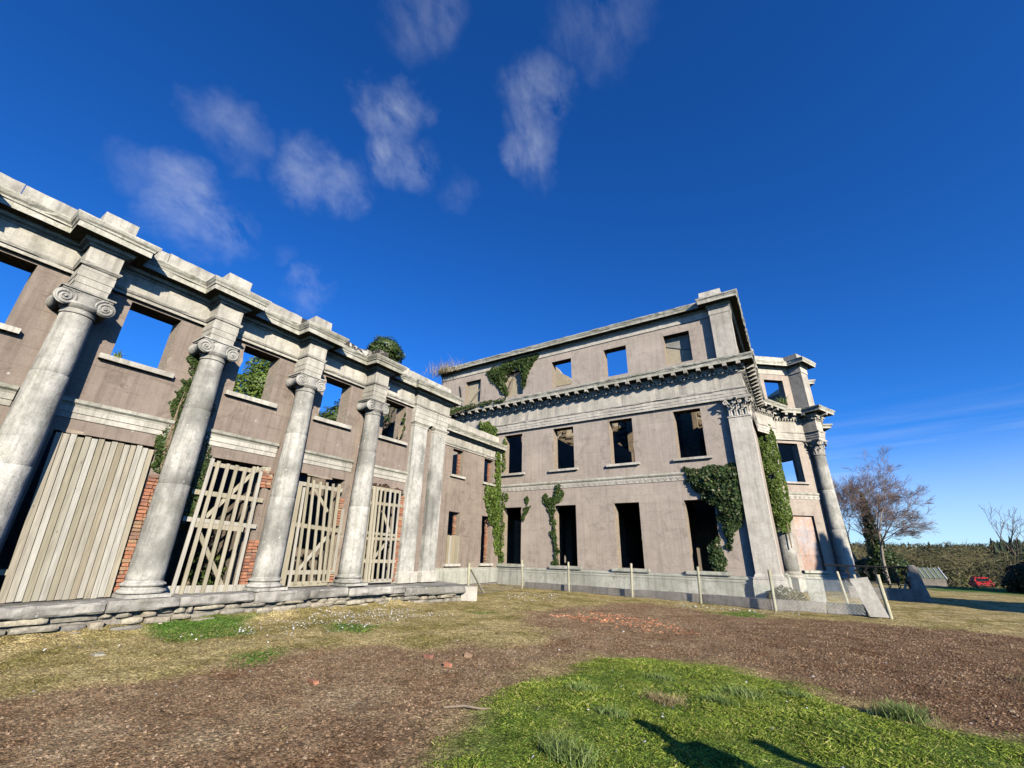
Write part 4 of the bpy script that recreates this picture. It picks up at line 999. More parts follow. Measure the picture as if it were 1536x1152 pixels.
# ------------------------------------------------------------------ timber screens in the doorways
def slat(name, fr, a, b_, w, n0, n1, m, parent):
    """board from a to b_ (u, z) on the doorway plane; n0/n1: depth at the foot and the head"""
    A = Vector(a); B = Vector(b_); d = (B - A).normalized(); s = Vector((d.y, -d.x)) * w / 2
    mb = MB(); t = .028; zr = lambda z: n0 + (n1 - n0) * (z - PLAT) / 3.3
    P = []
    for p in (A - s, A + s, B + s, B - s): P.append([fr(p.x, zr(p.y), p.y), fr(p.x, zr(p.y) + t, p.y)])
    f0 = [q[1] for q in P]; b0 = [q[0] for q in P]
    mb.face(f0); mb.face(list(reversed(b0)))
    for k in range(4): mb.quad(P[k][0], P[(k + 1) % 4][0], P[(k + 1) % 4][1], P[k][1])
    return mb.build(name, m, parent)
g1 = thing('board_door', 'solid screen of upright pale planks filling the leftmost visible doorway', 'gate', (WX, 3.05, PLAT))
for k in range(15):
    t0, t1 = k / 15, (k + 1) / 15
    ua = 2.32 + (3.985 - 2.32) * (t0 + t1) / 2 - .12 * 0; ub = 2.15 + (3.92 - 2.15) * (t0 + t1) / 2
    slat('plank', wf, (ua, .675 + random.uniform(-.01, .01)), (ub, 3.94 + random.uniform(-.04, .02)), random.uniform(.094, .104), .16 + random.uniform(-.006, .006), .07 + random.uniform(-.006, .006), M_BOARD, g1)
for z in (1.2, 3.3): slat('rail', wf, (2.2, z), (3.95, z), .10, .09, .03, M_SLAT, g1)
def gate(label, slats, rails, braces, ws, cu):
    g = thing('slatted_gate', label, 'gate', (WX, cu, PLAT), 'slatted timber gates in the colonnade doorways')
    for k, (a, b_, c, d) in enumerate(slats): slat('slat', wf, (c, d), (a, b_), ws[k] if isinstance(ws, list) else ws, .14, .12, M_SLAT, g)
    for (a, b_, c, d, w) in rails: slat('rail', wf, (a, b_), (c, d), w, .108, .088, M_SLAT, g)
    for (a, b_, c, d) in braces: slat('brace', wf, (a, b_), (c, d), .10, .076, .056, M_SLAT, g)
gate('wide seven-slat timber gate in the second doorway, topped by a loose stone',
     [(5.22, 3.94, 5.14, .66), (5.38, 3.9, 5.34, .64), (5.63, 3.87, 5.57, .64), (5.86, 3.87, 5.81, .64), (6.1, 3.85, 6.09, .64), (6.33, 3.91, 6.34, .64), (6.55, 3.8, 6.57, .64)],
     [(5.25, 3.80, 6.40, 3.79, .11), (4.97, 3.05, 6.8, 3.01, .12), (4.94, 2.38, 6.78, 2.29, .11), (5.2, 2.26, 6.45, 2.20, .13), (4.99, .76, 6.85, .72, .17)],
     [(5.45, 2.45, 6.49, 3.92), (5.39, 2.08, 6.3, .74)], .088, 5.85)
gate('timber gate with a grey plank at its left edge in the third doorway',
     [(7.80, 3.58, 7.86, .73), (7.98, 3.54, 8.09, .69), (8.07, 3.88, 8.28, .74), (8.26, 3.81, 8.54, .73), (8.51, 3.79, 8.8, .75), (8.75, 3.8, 9.05, .76), (8.99, 3.79, 9.21, .77), (9.23, 3.81, 9.36, .77), (9.52, 3.02, 9.52, 1.05)],
     [(7.71, 3.65, 9.40, 3.62, .12), (7.82, 2.43, 9.63, 2.31, .12), (7.83, 1.08, 9.6, 1.06, .12), (8.13, .75, 9.4, .75, .14)],
     [(8.38, 3.55, 8.99, 2.89), (8.33, 1.14, 9.11, 2.1)], [.20, .085, .085, .085, .085, .085, .085, .11, .10], 8.6)
gate('narrow timber gate beside orange brickwork in the doorway nearest the pilasters',
     [(10.58, 3.66, 10.66, .8), (10.73, 3.92, 10.86, .71), (10.87, 3.92, 11.0, .71), (11.06, 3.9, 11.14, .74), (11.26, 3.9, 11.38, .77), (11.51, 3.89, 11.63, .76), (11.75, 3.92, 11.87, .76), (12.0, 3.93, 12.06, .79)],
     [(10.63, 3.89, 11.98, 3.89, .12), (10.5, 3.35, 12.22, 3.37, .11), (10.48, 2.32, 12.02, 2.28, .09), (10.46, 2.12, 12.28, 2.15, .10), (10.5, 1.39, 12.17, 1.37, .11), (10.65, .74, 12.1, .73, .12)],
     [(11.28, 3.13, 11.76, 2.38), (11.12, 1.45, 11.67, 2.03)], [.10, .12, .10, .085, .085, .085, .085, .085], 11.4)

# ------------------------------------------------------------------ ivy
def leaf_mesh(name, P, Nn, size, m, droop=.5, spread=.6, seed=1):
    """small folded leaves at points P with normals Nn"""
    r = np.random.default_rng(seed); k = len(P)
    n = Nn + r.normal(0, spread, (k, 3)); n[:, 2] += .15; n /= np.linalg.norm(n, axis=1)[:, None] + 1e-9
    t = r.normal(0, 1, (k, 3)) + np.array([0, 0, -droop * 2]); t -= n * (t * n).sum(1)[:, None]; t /= np.linalg.norm(t, axis=1)[:, None] + 1e-9
    b = np.cross(n, t); s = (size * r.uniform(.6, 1.35, k))[:, None]
    v = np.stack([P - t * s * .5, P + b * s * .46 - t * s * .05 + n * s * .10, P + t * s * .62, P - b * s * .46 - t * s * .05 + n * s * .10], 1).reshape(-1, 3)
    i = np.arange(k)[:, None] * 4
    f = np.concatenate([i + np.array([[0, 1, 2]]), i + np.array([[0, 2, 3]])], 0)
    return np_mesh(name, v, f, m)
def scatter_poly(poly, n, seed, rag=.16):
    r = np.random.default_rng(seed); A = np.array(poly); lo, hi = A.min(0) - rag, A.max(0) + rag; out = np.zeros((0, 2)); V = VN(seed + 50)
    while len(out) < n:
        q = r.uniform(lo, hi, (n * 3, 2)); d = sdist(poly, q[:, 0], q[:, 1])
        w = (V.fbm(q[:, 0] * 3.1, q[:, 1] * 3.1, 3) - .5) * 2 * rag * 1.6
        out = np.concatenate([out, q[d + w > 0]])
    return out[:n]
def ivy(label, fr, polys, n, m, size=.115, depth=.16, seed=1, name='ivy', stems=(), loc=None):
    P = []; Ns = []
    r = np.random.default_rng(seed); nv = np.array(fr(0, 1, 0) - fr(0, 0, 0)); V = VN(seed + 9)
    tot = sum(abs(sum(a[0] * b[1] - b[0] * a[1] for a, b in zip(p, p[1:] + p[:1]))) for p in polys)
    for j, p in enumerate(polys):
        k = max(30, int(n * abs(sum(a[0] * b[1] - b[0] * a[1] for a, b in zip(p, p[1:] + p[:1]))) / tot))
        q = scatter_poly(p, k, seed * 7 + j); d = np.clip(sdist(p, q[:, 0], q[:, 1]), 0, .5) / .5
        o = .02 + (depth * (.25 + .75 * d) * (.35 + 1.1 * V.fbm(q[:, 0] * 2.3, q[:, 1] * 2.3, 3))) * r.uniform(.35, 1, len(q))
        P.append(np.array([fr(a, c, b) for (a, b), c in zip(q, o)])); Ns.append(np.tile(nv, (len(q), 1)))
    P = np.concatenate(P); Ns = np.concatenate(Ns)
    c = P.mean(0) if loc is None else loc
    t = thing(name, label, 'ivy', (c[0], c[1], P[:, 2].min()))
    link('foliage', leaf_mesh('foliage', P, Ns, size, m, seed=seed), t)
    sm = MB()
    for st in stems: sm.tube([fr(a, .03, z) for a, z in st], [.03 - .02 * k / len(st) for k in range(len(st))], 5)
    if not stems:
        p = polys[0]; a = np.array(p); c_ = a.mean(0); lo = a[a[:, 1].argmin()]
        for q in range(5):
            e = a[r.integers(len(a))]; sm.tube([fr(*_) for _ in ((lo[0], .02, lo[1]), ((lo[0] + c_[0]) / 2 + r.normal(0, .1), .04, (lo[1] + c_[1]) / 2), (c_[0], .05, c_[1]), ((c_[0] + e[0]) / 2 + .05, .04, (c_[1] + e[1]) / 2))], [.028, .024, .018, .008], 5)
    sm.build('stem', M_STEM, t)
    return t
ivy('dense ivy mass hanging over the ground floor window beside the corner pilaster', mf,
    [[(-4.42, 6.0), (-3.6, 6.15), (-2.0, 6.05), (-1.75, 5.2), (-1.75, 4.1), (-1.95, 3.6), (-2.35, 3.3), (-2.75, 2.75), (-2.95, 2.3), (-3.12, 3.2), (-3.3, 4.05), (-3.75, 4.5), (-4.15, 4.85), (-4.45, 5.5)], [(-2.95, 3.0), (-2.55, 3.2), (-2.75, 2.3), (-2.95, 2.05)], [(-3.9, 1.2), (-3.25, 1.2), (-3.2, 2.9), (-3.6, 2.6), (-3.95, 2.0)]], 5200, M_IVYD, .125, .42, 11)
ivy('ivy clinging round an attic window under the top cornice', mf,
    [[(-17.8, 14.55), (-15.8, 14.95), (-13.1, 15.05), (-13.2, 14.6), (-13.9, 14.0), (-14.3, 13.2), (-14.45, 12.3), (-14.6, 12.9), (-14.75, 13.9), (-15.2, 14.15), (-16.0, 13.95), (-15.98, 13.1), (-15.75, 12.25), (-16.3, 12.3), (-16.7, 13.1), (-17.4, 13.7)]], 3600, M_IVY, .13, .3, 12)
ivy('ivy forking above the second ground floor window of the tall block', mf,
    [[(-13.0, 5.35), (-12.6, 5.0), (-12.3, 4.95), (-12.1, 5.75), (-11.85, 5.85), (-11.55, 5.4), (-11.75, 4.95), (-12.1, 4.45), (-12.2, 3.6), (-12.1, 2.4), (-12.0, 1.2), (-12.28, 1.2), (-12.35, 2.5), (-12.4, 3.8), (-12.55, 4.4), (-12.95, 4.8)]], 1500, M_IVY, .12, .2, 13)
ivy('small sprig of ivy between the two leftmost ground floor windows of the tall block', mf,
    [[(-14.5, 3.6), (-14.2, 3.8), (-14.0, 4.4), (-14.05, 5.0), (-14.2, 5.4), (-14.25, 4.6), (-14.5, 4.1)]], 330, M_IVY, .11, .12, 14)
ivy('bright yellow-green ivy climbing the inner corner between link and tall block', lf,
    [[(22.95, 8.2), (23.5, 8.4), (23.75, 7.0), (23.8, 4.0), (23.75, 1.6), (23.3, 1.9), (22.95, 3.2), (22.5, 4.0), (22.0, 4.9), (22.1, 5.6), (22.9, 5.7), (23.1, 6.6)]], 3000, M_IVYB, .125, .3, 15)
ivy('dry ivy fringe on the left jamb of the inner corner window', mf,
    [[(-16.15, 1.2), (-15.85, 1.4), (-15.8, 4.0), (-15.6, 5.3), (-16.1, 5.4)], [(-16.1, 6.7), (-15.85, 6.7), (-15.8, 9.0), (-16.1, 9.2)]], 700, M_IVYB, .11, .2, 16)
ivy('trailing ivy strip on the wall left of the second column', wf,
    [[(3.95, 3.6), (4.2, 3.4), (4.35, 4.2), (4.3, 5.2), (4.35, 6.3), (4.3, 6.9), (4.12, 6.9), (4.1, 6.0), (4.02, 5.0), (3.98, 4.5), (3.82, 4.1)]], 1700, M_IVY, .062, .09, 17)
ivy('dark ivy on the wall right of the second column', wf,
    [[(4.72, 3.3), (5.05, 3.1), (5.12, 3.9), (4.95, 4.6), (4.85, 5.6), (4.85, 6.4), (4.7, 6.5), (4.66, 5.0)], [(4.75, 2.2), (5.2, 2.4), (5.25, 3.9), (4.8, 3.7)]], 1300, M_IVYD, .065, .10, 18)
ivy('ivy strip on the right jamb of the fourth colonnade window', wf,
    [[(11.68, 5.9), (11.9, 5.9), (11.93, 6.9), (11.88, 7.3), (11.78, 6.8)]], 220, M_IVY, .075, .12, 19)
ivy('reddish creeper along the head of the doorway nearest the pilasters', wf,
    [[(10.45, 3.92), (10.5, 4.15), (11.4, 4.12), (12.2, 3.98), (12.3, 3.85), (11.4, 3.98)]], 500, ramp_mat('dead_creeper', [(0, (.05, .022, .016)), (.7, (.09, .04, .03)), (1, (.06, .08, .03))], .2, 9, 0, .7, True), .075, .14, 20, 'creeper')
ivy('ivy trailing under the cornice at the left end of the tall block', frame((0, FY - .75), (1, 0), (0, -1)),
    [[(-20.6, 11.15), (-19.0, 11.45), (-15.3, 11.62), (-15.3, 11.72), (-20.4, 11.75)]], 800, M_IVY, .10, .12, 22)
ivy('bush of ivy in the gutter behind the link parapet', frame((0, 23.6), (1, 0), (0, -1)), [[(-18.0, 9.2), (-16.4, 9.2), (-16.6, 9.9), (-17.2, 10.4), (-18.0, 10.6)]], 700, M_IVYB, .12, .4, 23)
M_DEAD = ramp_mat('withered_leaf', [(0, (.10, .085, .04)), (.5, (.09, .10, .035)), (1, (.20, .16, .09))], .2, 9, 0, .8, True)
# ivy wrapped round the near bay column
def ivy_round(label, c, z0, z1, rad, a0, a1, n, m, seed, size=.13):
    r = np.random.default_rng(seed); V = VN(seed)
    z = r.uniform(z0, z1, n); a = r.uniform(a0, a1, n); t = (z - z0) / (z1 - z0)
    rr = rad * (1 + .30 * (V.fbm(z * 1.6, a * 2, 3) - .3)) * np.clip(.9 + .25 * np.sin(np.pi * t), 0, 2)
    rr = rr * np.clip(t / .12, .8, 1); keep = V.fbm(z * 1.2 + 9, a * 1.5, 3) < .72
    P = np.stack([c[0] + rr * np.cos(a), c[1] + rr * np.sin(a), z], 1)[keep]; Nn = np.stack([np.cos(a), np.sin(a), 0 * a], 1)[keep]
    t_ = thing('ivy', label, 'ivy', (c[0], c[1], z0)); link('foliage', leaf_mesh('foliage', P, Nn, size, m, seed=seed), t_)
    sm = MB(); sm.tube([(c[0] + .40, c[1] - .38, 2.4), (c[0] + .41, c[1] - .36, 4), (c[0] + .40, c[1] - .33, 8)], [.035, .04, .03], 6); sm.build('stem', M_STEM, t_)
ivy_round('tall bright ivy wrapped round the column behind the corner pilaster', (-.95, 32.9), 3.3, 10.2, .66, -math.pi, .35, 6500, M_IVYB, 31)
def leaf_ball(centers, n, seed):
    r = np.random.default_rng(seed); P = []; Nn = []
    w = np.array([c[3] ** 2 for c in centers]); w = w / w.sum()
    for (x, y, z, rad, sq), k in zip(centers, (w * n).astype(int)):
        d = r.normal(0, 1, (k, 3)); d /= np.linalg.norm(d, axis=1)[:, None]
        rr = rad * (r.uniform(.72, 1.06, k) ** .6) * (1 + .18 * np.sin(d[:, 0] * 5 + seed) * np.cos(d[:, 2] * 6))
        P.append(np.stack([x + d[:, 0] * rr, y + d[:, 1] * rr, z + d[:, 2] * rr * sq], 1)); Nn.append(d)
    return np.concatenate(P), np.concatenate(Nn)
def ivy_mass(label, centers, n, m, seed, size=.16, name='ivy', cat='ivy'):
    P, Nn = leaf_ball(centers, n, seed); c = centers[0]
    t = thing(name, label, cat, (c[0], c[1], 0)); link('foliage', leaf_mesh('foliage', P, Nn, size, m, seed=seed, droop=.2), t)
    sm = MB()
    for c in centers: sm.tube([(centers[0][0], centers[0][1], 0), (c[0], c[1], c[2])], [.12, .05], 6)
    sm.build('stem', M_STEM, t)
ivy_mass('big rounded ivy-clad stump seen through the second colonnade window', [(-18.8, 8.8, 8.2, 1.1, 1.1), (-18.8, 9.05, 9.35, .95, 1.1), (-18.6, 8.15, 7.6, 1.0, 1), (-18.9, 9.7, 8.8, 1.1, 1.1), (-18.7, 9.0, 6.6, 1.2, 1)], 16000, M_IVYB, 41, .105)
ivy_mass('round ivy crown standing above the colonnade parapet', [(-21, 16.75, 14.15, 1.0, .9), (-21, 17.3, 14.0, .8, .85), (-21, 16.2, 13.7, .7, .85), (-21.1, 17, 12.6, .9, 1.3), (-21.1, 17, 10.6, .9, 1.3)], 9000, M_IVY, 42, .13)
ivy_mass('low ivy thicket along the foot of the third colonnade window', [(-18.2, 12.25, 7.6, .8, 1), (-18.3, 12.95, 8.2, .8, 1), (-18.2, 11.6, 7.0, .9, 1), (-18.4, 12.8, 6.9, .9, 1)], 7000, M_IVY, 43, .10)
ivy_mass('dark thicket filling the fourth colonnade window', [(-17.0, 13.6, 7.9, 1.0, 1.2), (-17.3, 12.6, 7.0, .9, 1.2), (-17.2, 14.6, 6.9, .9, 1.3), (-17.5, 15.4, 8.6, 1.2, 1.2)], 5200, M_IVYD, 44, .11)
ivy_mass('ferns and ivy in the dark doorway behind the wide gate', [(-14.4, 5.3, 2.6, .5, 1.2), (-14.5, 6.4, 1.1, .5, 1), (-14.4, 5.2, 3.5, .45, 1)], 900, M_IVY, 45, .10)
ivy_mass('low bush growing at the foot of the corner pilaster', [(-1.0, 23.0, .38, .40, .8), (-.6, 23.0, .28, .34, .8), (-1.4, 23.1, .25, .3, .8)], 700, M_DEAD, 46, .09, 'bush', 'bush')
# masonry stub seen through the third window, dry grass on the tall block's roof edge
def straws(label, base, n, h, spread, m, seed, name='grass_tuft', cat='grass', wdt=.012, lean=.45):
    r = np.random.default_rng(seed); v = []; f = []
    for k in range(n):
        x, y = base[0] + r.normal(0, spread), base[1] + r.normal(0, spread * .6); hh = h * r.uniform(.45, 1.1); dx, dy = r.normal(0, lean, 2) * hh; a = r.uniform(0, 6.28); w = wdt
        i = len(v); ca_, sa = math.cos(a) * w, math.sin(a) * w
        v += [(x - ca_, y - sa, base[2]), (x + ca_, y + sa, base[2]), (x + dx * .4 + ca_ * .7, y + dy * .4 + sa * .7, base[2] + hh * .6), (x + dx * .4 - ca_ * .7, y + dy * .4 - sa * .7, base[2] + hh * .6), (x + dx, y + dy, base[2] + hh * .95)]
        f += [(i, i + 1, i + 2), (i, i + 2, i + 3), (i + 3, i + 2, i + 4)]
    o = link(name, np_mesh(name, np.array(v), np.array(f), m)); tag(o, label, cat); return o
M_STRAW = ramp_mat('dry_straw', [(0, (.30, .22, .11)), (.5, (.42, .33, .17)), (1, (.26, .23, .09))], .2, 5, 0, .9, True, .2)
M_BLADE = ramp_mat('grass_blade', [(0, (.10, .16, .015)), (.45, (.21, .30, .03)), (.8, (.34, .40, .06)), (1, (.54, .47, .17))], .15, 4, 0, .6, True, .3)
M_TUFT = ramp_mat('coarse_grass_blade', [(0, (.12, .20, .045)), (.6, (.22, .31, .08)), (1, (.38, .42, .16))], .15, 4, 0, .6, True, .3)
straws('dry grasses sprouting at the left end of the tall block cornice', (-21.6, 23.4, 15.0), 420, 1.0, .75, M_STRAW, 51)
straws('little plant sprouting from the bay cornice', (.62, 33.5, 11.62), 60, .75, .12, M_TUFT, 52, 'weed', 'plant', .03)
straws('little weed on the sill of the first colonnade window', (WX + .05, 2.62, 5.88), 40, .22, .05, M_TUFT, 53, 'weed', 'plant', .012)

# ------------------------------------------------------------------ wire fence and low wall in front of the tall block
PB = [(-13.05, 21.55), (-10.26, 21.45), (-6.85, 20.85), (-3.92, 20.6), (-1.25, 19.95)]
PT = [(-13.1, 1.42), (-10.25, 1.40), (-6.79, 1.43), (-3.87, 1.39), (-1.22, 1.37)]
fence = thing('wire_fence', 'diamond wire fence on weathered round posts before the tall block', 'fence', (-6.8, 20.9, 0))
def post(x, y, z0, z1, lean=(0, 0), r=.055, parent=fence):
    mb = MB(); n = 7
    mb.tube([(x + lean[0] * k / n, y + lean[1] * k / n, z0 + (z1 - z0) * k / n) for k in range(n + 1)], [r * random.uniform(.92, 1.06) for _ in range(n + 1)], 9)
    return mb.build('post', M_POST, parent, True)
posts = []
for (x, y), (xt, h) in zip(PB, PT): post(x, y, -.1, h, (xt - x, 0)); posts.append((x, y))
post(-12.05, 15.55, .0, 1.32, (-.02, 0), .06); posts.insert(0, (-12.05, 15.55))
mb = MB(); mb.tube([(-12.02, 15.6, 1.12), (-12.75, 17.6, .05)], [.045, .045], 8); mb.build('strut', M_POST, fence, True)
post(2.06, 20.3, -.1, 1.33, (-.06, 0), .06); post(1.10, 22.6, .1, 1.35, (-.12, 0), .05); post(1.62, 22.9, .1, 1.25, (-.1, 0), .05)
posts += [(1.45, 20.25)]
def mesh_panel(a, b_, h, step=.115, r=.0022):
    mb = MB(); A = Vector((*a, .05)); d = Vector((b_[0] - a[0], b_[1] - a[1], 0)); L_ = d.length; d.normalize(); n = int((L_ + h) / step)
    for s in (1, -1):
        for k in range(n + 1):
            u0 = k * step if s > 0 else k * step - h
            # line rising along +u (s>0: leaning back) clipped to the panel
            ua, ub = (u0 - h, u0) if s > 0 else (u0, u0 + h)
            za, zb = (h, 0) if s > 0 else (0, h)
            pts = []
            for u, z in ((ua, za), (ub, zb)):
                uc = min(max(u, 0), L_); zc = za + (zb - za) * ((uc - ua) / (ub - ua)); pts.append(A + d * uc + Vector((0, 0, zc)))
            if (pts[0] - pts[1]).length > .02: mb.tube(pts, r, 3, cap=False)
    for z in (.02, h): mb.tube([A + Vector((0, 0, z)), A + d * L_ + Vector((0, 0, z))], r * 1.6, 4)
    return mb
for a, b_ in zip(posts, posts[1:]):
    kind(mesh_panel((a[0], a[1] - .06), (b_[0], b_[1] - .06), 1.05, .12).build('wire_mesh', M_WIRE, fence), 'stuff')
kind(mesh_panel((2.0, 20.35), (1.15, 22.55), 1.05, .12).build('wire_mesh', M_WIRE, fence), 'stuff')
lwall = thing('low_wall', 'low cracked concrete wall running behind the wire fence', 'wall', (-5, 21.3, 0))
LP = [(-13.2, 22.0), (-10.2, 21.75), (-6.8, 21.15), (-3.9, 20.9), (-1.4, 20.3), (.33, 20.5), (1.5, 20.5)]
for (a, b_) in zip(LP, LP[1:]):
    d = Vector((b_[0] - a[0], b_[1] - a[1])); L_ = d.length; d.normalize()
    rough_block(frame(a, d, (d.y, -d.x)), .015, L_ - .015, -.28, .0, -.1, .30 + .04 * ((a[0] + 13) / 14), max(8, int(L_ * 5)), 3, .022, M_CONC, 'wall_section', lwall, a[0])
mb = MB(); f_ = frame((1.50, 20.12), (.56, .24), (.24, -.56)); mb.box(f_, 0, .56, 0, .02, .03, 1.18)
sh = MB(); P0 = [(1.50, 20.12, .02), (2.03, 20.26, .02), (1.73, 20.42, 1.24), (1.19, 20.30, 1.16)]
nb = Vector((.35, -.93, .06)).normalized() * .02
sh.face(P0); sh.face([tuple(Vector(p) - nb) for p in reversed(P0)])
for k in range(4): sh.quad(P0[k], tuple(Vector(P0[k]) - nb), tuple(Vector(P0[(k + 1) % 4]) - nb), P0[(k + 1) % 4])
tag(sh.build('sheet_panel', M_SHEET), 'flat grey sheet leaning against the end post of the fence', 'panel')
# ramp wall stub below the bay
mb = MB(); mb.box(frame((-.15, 24.2), (1, 0), (0, -1)), 0, .62, -1.2, .0, 0, .95, jit=.02); tag(mb.build('stone_pier', M_PLINTH), 'short square stone pier standing below the bay corner', 'pier')

# ------------------------------------------------------------------ things beyond the bay, right of the picture
rail = thing('iron_railing', 'black iron railing with curled balusters on a dark plinth behind the fence', 'railing', (3.6, 29.5, 0))
rf = frame((1.4, 29.6), (1, .02), (.02, -1))
mb = MB(); mb.box(rf, .2, 3.0, -.3, 0, 0, .55, jit=.01); mb.build('plinth', M_CONC, rail)
mb = MB(); mb.tube([rf(-.6, -.1, 1.52), rf(2.75, -.1, 1.50)], .045, 6); mb.build('handrail', M_IRON, rail)
for k in range(7):
    u = .35 + .38 * k; b = MB(); pts = [rf(u + .09 * math.sin(q * 1.25), -.12, .55 + .95 * q / 12) for q in range(13)]
    b.tube(pts, .028, 5); b.tube([rf(u, -.12, .55), rf(u, -.12, 1.5)], .016, 4)
    for zc in (.8, 1.2):
        b.tube([rf(u + .07 * math.cos(a) * (1 - a / 12), -.12, zc + .10 * math.sin(a) * (1 - a / 12)) for a in np.linspace(0, 8, 18)], .02, 4)
    b.build('baluster', M_IRON, rail)
sp = MB(); spf = frame((4.45, 30.5), (1, 0), (0, -1))
rows = [[spf(u, n, z) for u, n in ((-w, -d), (w, -d), (w, d), (-w, d))] for w, d, z in ((.40, .34, 0), (.36, .30, .12), (.24, .22, .9), (.16, .16, 1.55), (.12, .12, 1.62))]
sp.grid(rows, closed=True); sp.face(rows[-1]); tag(sp.build('stone_buttress', M_CONC), 'dark tapering stone buttress right of the iron railing', 'buttress')
mb = MB(); mb.tube([(3.62, 29.7, 0), (4.2, 30.1, 1.25)], [.06, .05], 7); tag(mb.build('timber_prop', M_POST), 'grey timber prop leaning against the dark buttress', 'prop')
gh = thing('greenhouse', 'small pale green greenhouse half sunk beyond the lawn', 'greenhouse', (9.3, 58, -.6))
gq_ = frame((9.55, 58), (1, 0), (0, -1)); gf_ = lambda a, b, z: gq_(a * .72, b * .72, -.1 + z * .85)
b = MB(); b.box(gf_, -1.4, 1.5, -3, 0, -1.0, .6); b.build('wall', M_CONC, gh)
b = MB(); b.quad(gf_(-1.5, .05, .6), gf_(1.6, .05, .6), gf_(1.35, -1.5, 1.65), gf_(-1.75, -1.5, 1.65)); b.quad(gf_(-1.75, -1.5, 1.65), gf_(1.35, -1.5, 1.65), gf_(1.6, -3, .6), gf_(-1.5, -3, .6)); b.face([gf_(1.6, .05, .6), gf_(1.6, -3, .6), gf_(1.35, -1.5, 1.65)]); b.build('roof', M_GREENH, gh)
for k in range(7):
    b = MB(); u = -1.5 + .51 * k; b.tube([gf_(u, .08, .62), gf_(u - .24, -1.48, 1.68)], .022, 4); b.build('glazing_bar', M_WHITE, gh)
b = MB(); b.tube([gf_(1.62, .08, .58), gf_(1.37, -1.5, 1.70)], .05, 4); b.build('verge', M_WHITE, gh)
# red car, seen from the rear over the bank
car = thing('parked_car', 'small red car parked beyond the grass bank', 'car', (19.3, 85, -1.5))
def car_at(u, n, z): return Vector((19.3 + u, 85.0 - n, -1.50 + z))
b = MB(); sec = [(.35, 0.0), (.62, .02), (.86, .10), (.93, .35), (1.0, 1.2), (.98, 3.2), (.86, 3.95), (.5, 4.05), (.32, 4.0), (.28, .1)]
rows = [[car_at(s * .83 * (1 if 0 < k < 8 else .95), -y, z + .12) for z, y in [(a, c) for a, c in sec]] for k, s in enumerate(np.linspace(-1, 1, 9))]
b.grid(rows, closed=True); b.face(rows[0]); b.face(list(reversed(rows[-1]))); b.build('body', M_RED, car, True)
b = MB(); cab = [(1.0, .45), (1.50, .85), (1.54, 1.9), (1.45, 2.3), (1.05, 3.1)]
rows = [[car_at(s * (.80 if z < 1.2 else .66), -y, z + .10) for z, y in cab] for s in (-1, -.5, 0, .5, 1)]
b.grid(rows); b.face(rows[0]); b.face(list(reversed(rows[-1]))); b.build('roof', M_RED, car)
b = MB(); b.quad(car_at(-.66, -.46, 1.15), car_at(.66, -.46, 1.15), car_at(.56, -.80, 1.53), car_at(-.56, -.80, 1.53)); b.build('rear_window', M_GLASS, car)
for s in (-1, 1):
    b = MB(); b.box(car_at, s * .72 - .1, s * .72 + .1, -.03, .03, .75, .95); b.build('tail_lamp', M_RED, car)
    for y in (.75, 3.2):
        b = MB(); b.tube([car_at(s * .82, -y, .32), car_at(s * .62, -y, .32)], .31, 14); b.build('wheel', M_RUBBER, car)
b = MB(); b.box(car_at, -.78, .78, -.02, .10, .42, .62); b.build('bumper', M_IRON, car)

# ------------------------------------------------------------------ trees
def bare_tree(name, label, base, h, lean, seed, trunks=1, m_bark=M_BARK, m_twig=M_TWIG, levels=5, spread=.62, twig=.012, r0=.16, group=None, up=.25, first=.35, blean=None):
    r = random.Random(seed); t = thing(name, label, 'tree', base, group); tr = MB(); tw = MB()
    def grow(p, d, L_, rad, lv):
        n = 4 if lv < 2 else 3; pts = [p]; q = Vector(p); dd = d.copy()
        for k in range(n):
            dd = (dd + Vector((r.gauss(0, .12), r.gauss(0, .12), r.gauss(0, .08) + up * .14))).normalized(); q = q + dd * (L_ / n); pts.append(q.copy())
        rr = [max(rad * (1 - .45 * k / n), twig * .55) for k in range(n + 1)]
        (tr if lv < 2 else tw).tube(pts, rr, 7 if lv < 1 else (5 if lv < 2 else 3), cap=False)
        if lv >= levels: return
        k_ = r.choice((3, 3, 4)) if lv < 3 else r.choice((4, 4, 5))
        for c in range(k_):
            f = first + (1 - first) * (c + .6) / k_ if lv else .45 + .55 * (c + .6) / k_
            i = min(int(f * n), n - 1); pp = pts[i].lerp(pts[i + 1], f * n - i)
            ax = Vector((r.gauss(0, 1), r.gauss(0, 1), r.gauss(0, .5))).normalized(); side = (ax - dd * ax.dot(dd)).normalized()
            nd = (dd * (1 - spread * .55) + side * spread + Vector((*(blean or lean), 0)) * .22).normalized()
            grow(pp, nd, L_ * r.uniform(.52, .74), max(rr[i] * .58, twig * .6), lv + 1)
    for k in range(trunks):
        a = 2 * math.pi * k / max(trunks, 1) + seed
        d = Vector((lean[0] + .16 * math.cos(a) * (trunks > 1), lean[1] + .16 * math.sin(a) * (trunks > 1), 1)).normalized()
        grow(Vector(base) + Vector((.25 * math.cos(a), .25 * math.sin(a), 0)) * (trunks > 1), d, h * .46 * r.uniform(.9, 1.1), r0, 0)
    tr.build('trunk', m_bark, t); tw.build('crown', m_twig, t); return t
